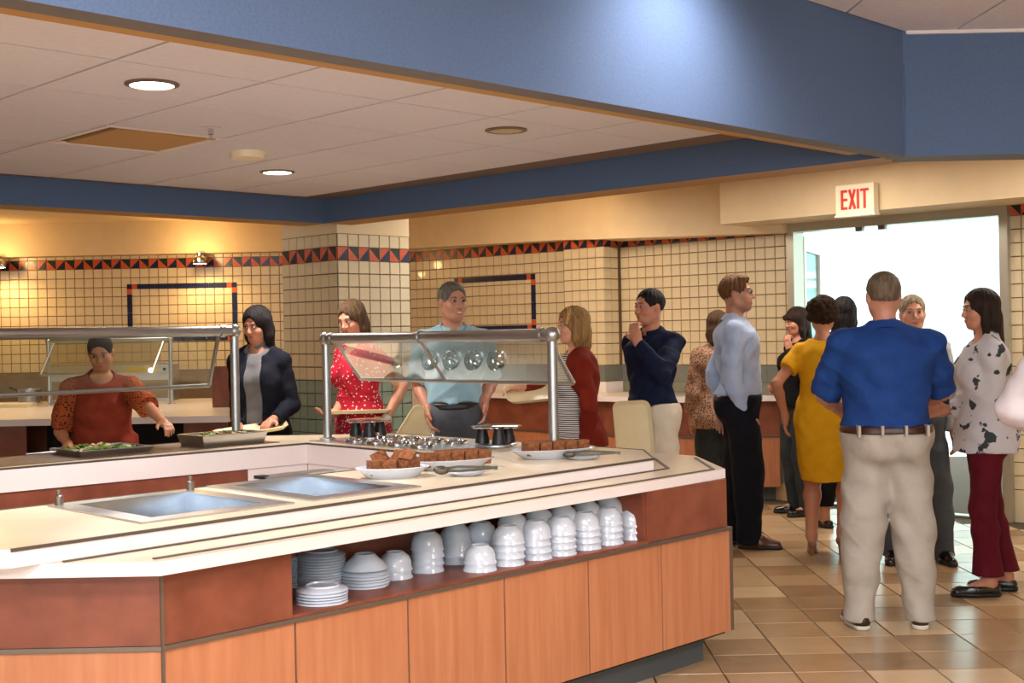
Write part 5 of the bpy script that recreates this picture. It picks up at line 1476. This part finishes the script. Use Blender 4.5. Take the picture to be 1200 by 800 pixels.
# ---- 11 woman with long black hair (hidden behind the yellow dress)
p = Person('person with long black hair behind the woman in yellow', (2.42, 9.2), 1.70, (.2, 1), True, sk=SK_T, fine=.008, feet={'R': (.10, .02, 10), 'L': (-.16, .08, -30)}).build()
p.top(cloth('black_top', '#101014', '#17171c'), .80, .016, sleeve=1.5, neck=.07, name='top', loose=.02)
p.trousers(cloth('black_trousers', '#0e0f13', '#15161b'), .95, er=.02, cuff=.16); p.hair(long_hair(.26, vol=.008), HB); p.shoes(M['leather_b'], kind='flat')

# ---- 10 woman in the yellow dress
p = Person('woman in a mustard yellow dress with curly brown hair, seen from behind', (2.03, 8.26), 1.66, (.42, 1), True, (1.03, 1.05), head=(8, 0, 0), sk=SK_T, lean=1,
           feet={'L': (-.07, -.10, -8, .05), 'R': (.12, -.05, 14, .075)},
           hands={'L': dict(at=Py(920, 488, 8.28), hint=(-.7, -1, 0), dir=(-.05, .15, -1), curl=.35), 'R': dict(at=(2.42, 8.52, 1.05), hint=(.7, -.8, -.5))}).build()
m_y = cloth('mustard_dress', '#d69a10', '#e0a61a'); hemz = .475
p.top(m_y, hemz, .012, sleeve=.55, se=.026, neck=.088, name='dress', fold=.0035, skirt=[(hemz - .01, .168, .145, .02, 0), (.70, .195, .165, .01, 0), (.92, .178, .140, 0, 0), (1.08, .132, .108, 0, 0)])
S = Sdf(.007); rnd = random.Random(4)
for k in range(190):
    a, b = rnd.uniform(0, 6.28), rnd.uniform(-.6, 1.5)
    c = (.102 * math.cos(a) * math.cos(b), -.024 + .112 * math.sin(a) * math.cos(b), .040 + .102 * math.sin(b))
    if c[1] > .055 and c[2] < .06: continue
    S.ell(p.hp(*c), v3(1, 1, 1) * rnd.uniform(.014, .025) * p.hs, None, .006)
S.ell(p.hp(0, -.022, .042), v3(.102, .112, .104) * p.hs, p.Rh, .01); S.ell(p.hp(0, .11, -.03), v3(.065, .08, .095) * p.hs, p.Rh, .01, 'sub')
S.disp(lambda X, Y, Z: (.004 * np.sin(110 * X) * np.sin(120 * Y + 1) * np.sin(100 * Z)).astype(np.float32))
p.child('curly_hair', S, mat('hair_curly', '#21150e', .85, c2='#3d291c', scale=60, bump=.6, bscale=70, spec=.15))
m_nude = mat('nude_leather', '#8d5f42', .3, coat=.2)
for k in 'RL':
    fp_, fr_, hz = p.foot[k]; P = lambda x, y, z: fp_ + fr_ @ (v3(x, y, z) * p.q)
    S = Sdf(.006); S.cone(P(0, -.055, .03 + hz), P(0, .10, .012), .030, .034, .02); S.cone(P(0, .10, .014), P(0, .165, .012), .034, .018, .02); S.ell(P(0, .02, .075), (.027, .085, .03), fr_, .004, 'sub'); S.plane((0, 0, -1), -.001)
    o = p.child('shoe', S, m_nude); S = Sdf(.005); S.cone(P(0, -.05, .03 + hz), P(0, -.052, .0), .02, .011, 0); S.plane((0, 0, -1), -.001); link('heel', S.mesh('heel', m_nude), o)

# ---- 13 man behind the polo shirt
p = Person('man in grey trousers half hidden behind the man in the blue polo', (2.50, 7.88), 1.67, (-.15, -1), False, sk=SK_P, fine=.008, feet={'R': (.14, .0, 14), 'L': (-.16, .02, -10)}).build()
p.face('#6a5a48'); p.top(cloth('pale_grey_shirt', '#b8bcc4'), 1.0, .02, sleeve=1.95, neck=.072); p.trousers(cloth('mid_grey_trousers', '#4b5057', '#555b62'), 1.0); p.hair(SHORT, hairmat('hair_sandy', '#8a7a60', '#a89878')); p.shoes(M['leather_b'])

# ---- 12 man in the blue polo
p = Person('broad man in a royal blue polo and khaki trousers seen from behind', (1.83, 6.20), 1.75, (.10, 1), False, (1.24, 1.30), head=(0, 0, 0), sk=SK_R, shw=.205, belly=.6, lean=1,
           feet={'L': (-.155, -.02, -10), 'R': (.145, .0, 10)},
           hands={'L': dict(at=(1.72, 6.52, 1.02), hint=(-1, -.5, -.3), dir=(.6, .5, 0), pn=(0, -.5, 1)), 'R': dict(at=(2.02, 6.50, 1.04), hint=(1, -.5, -.3), dir=(-.6, .5, 0), pn=(0, -.5, 1))}).build()
m_po = cloth('royal_blue_polo', '#1a3a78', '#204282'); p.top(m_po, .985, .022, sleeve=.97, se=.034, neck=.072, name='polo_shirt', fold=.0065)
p.collar(m_po, r=.068); m_kh = cloth('khaki_trousers', '#aca296', '#b5ab9f'); o = p.trousers(m_kh, .985, e=.014, er=.028, fold=.0065); p.belt(.955, .992, M['belt_br'], e=.024)
S = Sdf(.007)
for k in (-.16, -.055, .055, .16):
    x = k; yb = -.19 + abs(k) * .18
    b = MB().box((x - .006, yb - .03, .945), (x + .006, yb + .05, .998)).build('belt_loop', m_kh, o)
p.hair([('e', (0, -.016, .034), (.082, .102, .089))] + SHORT[1:], hairmat('hair_pepper', '#57483a', '#7d6d5a'), noise=.001); p.shoes(mat('dark_brown_leather', '#2a1a14', .4), M['wsole'])

# ---- 14 woman in maroon trousers
p = Person('woman in a white floral blouse and maroon trousers with long dark hair', (2.57, 6.90), 1.675, (-1, .10), True, (1.0, 1.05), head=(6, 4, 0), sk=SK_L, feet={'L': (-.07, .03, -4), 'R': (.09, -.10, 6)},
           hands={'L': dict(at=Py(1112, 480, 6.95), hint=(-.5, -1, -.2), dir=(0, .9, -.1), pn=(.8, 0, -.3)), 'R': dict(at=(2.28, 7.05, 1.02), hint=(.5, -1, -.3))}).build()
p.face('#20150f')
p.top(pattern('white_floral', '#cfcdd2', '#3d4248', 'noise', 11, .60, soft=.02), .78, .018, sleeve=1.93, se=.028, ce=.026, neck=.08, vneck=.3, name='blouse', loose=.02)
S = Sdf(.009); p.torso(S, .012, shoulders=False)
for k in 'RL':
    p.leg(S, k, .010, 2., .03, .016); S.cone(p.knee[k] * .5 + p.ank[k] * .5, v3(p.ank[k][0], p.ank[k][1] + .01, .10), .055, .088, .03)
S.disp(folds(.003, .8, 2)); S.plane((0, 0, 1), .95); S.plane((0, 0, -1), -.115); p.child('trousers', S, cloth('maroon_trousers', '#5a1020', '#651626'))
p.hair(long_hair(.27, vol=.006, side=.026), HDk, noise=.002)
p.shoes(M['leather_b'], kind='flat')

# ---- 15 person in white at the right edge
p = Person('person in a white shirt cut off by the right edge', (2.43, 5.30), 1.70, (.2, 1), False, (1.0, 1.0), sk=SK_P, fine=.008,
           hands={'L': dict(at=(2.33, 5.62, 1.02), hint=(-1, -.5, -.3)), 'R': dict(at=(2.6, 5.5, 1.0), hint=(1, -.5, 0))}).build()
p.top(cloth('white_shirt', '#e9e2ea', '#efe9f0'), .90, .024, sleeve=1.5, se=.036, neck=.072, loose=.01); p.trousers(cloth('black_trousers2', '#131318'), .96); p.hair(SHORT, HBr); p.shoes(M['leather_b'])

# ================================================================== BACK COUNTERS
bc = empty('back_counter', (-3.8, 10.5, 0)); tag(bc, 'rust panelled back counter with a pale worktop behind the woman in rust', 'counter')
def bb(name, lo, hi, m): return MB().box([lo[i] - (-3.8, 10.5, 0)[i] for i in range(3)], [hi[i] - (-3.8, 10.5, 0)[i] for i in range(3)]).build(name, m, bc)
bb('worktop', (-6.2, 9.42, .855), (-2.12, 12.3, .9), M['beige_lam'])
bb('white_edge', (-6.2, 9.405, .852), (-2.12, 9.42, .902), M['white_lam'])
nx0, nx1 = Py(32, 510, 9.5)[0], Py(76, 510, 9.5)[0]
bb('rust_panel', (-6.2, 9.48, .56), (nx0, 9.50, .852), M['rust']); bb('rust_panel', (nx1 + .9, 9.48, .56), (-2.15, 9.50, .852), M['rust'])
bb('niche_back', (nx0, 9.9, .56), (nx1 + .9, 9.92, .852), M['dark'])
bb('metal_band', (-6.2, 9.47, .545), (-2.15, 9.50, .56), M['trim'])
for k in range(9): bb('wood_panel', (-6.2 + k * .45 + .003, 9.48, .12), (-6.2 + (k + 1) * .45 - .003, 9.5, .545), M['wood'])
bb('carcass', (-6.2, 9.92, .1), (-2.15, 12.2, .853), M['rust']); bb('carcass', (-6.2, 9.5, .1), (-2.15, 9.92, .55), M['dark'])
bb('kickboard', (-6.15, 9.56, 0), (-2.2, 12.1, .1), M['kick'])
e0, e1 = Py(249, 440, 10.6), Py(274, 440, 10.6)
bb('end_panel', (e0[0], 10.58, .9), (e1[0], 10.62, 1.245), M['rust'])
g0, g1 = Pz(58, 475, .9), Pz(201, 473, .9)
m_cop = mat('warm_metal_tube', '#b08d6a', .3, 1)
Lg = float(np.linalg.norm(g1[:2] - g0[:2]))
guard('sneeze_guard', (g0[:2], g1[:2]), 1.485, (-.05, -.22), .28, (.06, Lg - .06), 'small glass sneeze guard on the back counter behind the woman in rust', r=.022)
w0, w1 = Py(62, 450, 11.95), Py(202, 450, 11.95)
wm = empty('food_warmer', ((w0[0] + w1[0]) / 2, 12.0, .9)); tag(wm, 'long stainless food warmer on the back counter', 'food warmer')
hw = (w1[0] - w0[0]) / 2
MB().cbox((-hw, -.12, .0), (hw, .2, .36), .015).build('body', M['steel'], wm)
MB().box((-hw + .02, -.128, .03), (hw - .02, -.118, .20)).build('front_recess', M['splash'], wm)
MB().box((hw - .42, -.126, .285), (hw - .12, -.119, .325)).build('yellow_notice', mat('yellow_label', '#d8b21e', .5), wm)
MB().lathe([(.014, 0), (.014, .02), (0, .02)], 12, M=Matrix.Translation((hw - .05, -.12, .30)) @ Matrix.Rotation(math.pi / 2, 4, 'X')).build('knob', M['black'], wm)
pp = Pz(35, 472, .9); pt_ = empty('stock_pot', (pp[0], pp[1], .9)); tag(pt_, 'small steel pot on the back counter left of the warmer', 'pot')
MB().lathe([(.10, 0), (.105, .004), (.112, .13), (.118, .134), (.108, .134), (.10, .01), (0, .008)], 28).build('pot_body', M['steel_in'], pt_, True)
MB().tube([(-.108, 0, .11), (-.15, 0, .13), (-.19, 0, .15)], .010, 8).build('handle', M['black'], pt_, True)
cb_ = Pz(4, 478, .9); o = MB().cbox((-.2, -.12, 0), (.2, .14, .035), .006).build('cutting_board', M['tray'], None, loc=(cb_[0], cb_[1] + .12, .9)); tag(o, 'thick cream cutting board at the left end of the back counter', 'cutting board')

# angled back counter along the right walls
FRT = [(-.75, 12.75), (.95, 11.05), (1.30, 10.80), (2.27, 10.74)]
BCK = [(2.27, 10.80), (1.06, 12.0), (.874, 11.85), (.53, 12.19), (.53, 12.38), (-.98, 13.66)]
ac = empty('back_counter', (1.0, 11.2, 0)); tag(ac, 'angled back counter in rust and cherry wood along the tiled wall', 'counter')
off = lambda P: [(x - 1.0, y - 11.2) for x, y in P]
MB().prism(off(FRT + BCK), .86, .9).build('worktop', M['beige_lam'], ac)
aw2 = lambda name, p, q, t0, t1, z0, z1, m: wallbox(name, np.array(p) - (1.0, 11.2), np.array(q) - (1.0, 11.2), t0, t1, z0, z1, m, ac)
for p, q in zip(FRT[:-1], FRT[1:]):
    aw2('white_edge', p, q, -.004, .012, .855, .902, M['white_lam'])
    aw2('rust_panel', p, q, .04, .06, .56, .855, M['rust']); aw2('metal_band', p, q, .034, .06, .545, .56, M['trim'])
    L = math.dist(p, q); n = max(1, round(L / .46)); d = (np.array(q) - p) / L
    for k in range(n): aw2('wood_panel', np.array(p) + d * (L * k / n + .003), np.array(p) + d * (L * (k + 1) / n - .003), .04, .06, .12, .545, M['wood'])
    aw2('kickboard', p, q, .10, .12, 0, .12, M['kick'])
ins_ = [(-.70, 12.82), (.98, 11.12), (1.32, 10.87), (2.2, 10.81)]
MB().prism(off(ins_ + [(2.22, 10.82), (1.06, 11.98), (.874, 11.83), (.52, 12.17), (.52, 12.36), (-.95, 13.6)]), .12, .86).build('carcass', M['dark'], ac)
o = MB().box((-.16, -.12, 0), (.16, .12, .02)).build('flat_pan', M['steel'], None, loc=(1.42, 11.15, .9), rz=-.6); tag(o, 'flat steel pan on the angled back counter behind the laughing man', 'pan')

# fixtures of the soffit lamp and of the added spots washing the angled wall
for (x, y, z, lab) in ((.95, 4.55, ZH, 'small spotlight in the high ceiling washing the blue soffit'),
                       (Py(560, 282, 11.6)[0] - .5, 10.9, 2.75, 'added unseen spotlight washing the tile frame on the angled wall'),
                       (Py(690, 282, 11.6)[0] - .5, 10.9, 2.75, 'added unseen spotlight washing the tiled pier')):
    t = empty('ceiling_spotlight', (x, y, z)); tag(t, lab, 'light')
    MB().lathe([(.075, 0), (.075, -.008), (.055, -.012), (.055, 0)], 20, closed=True).build('trim_ring', M['trim'], t, True)
    MB().lathe([(0, -.004), (.055, -.004), (.055, -.002), (0, -.002)], 20).build('lamp', M['lampglow'], t)
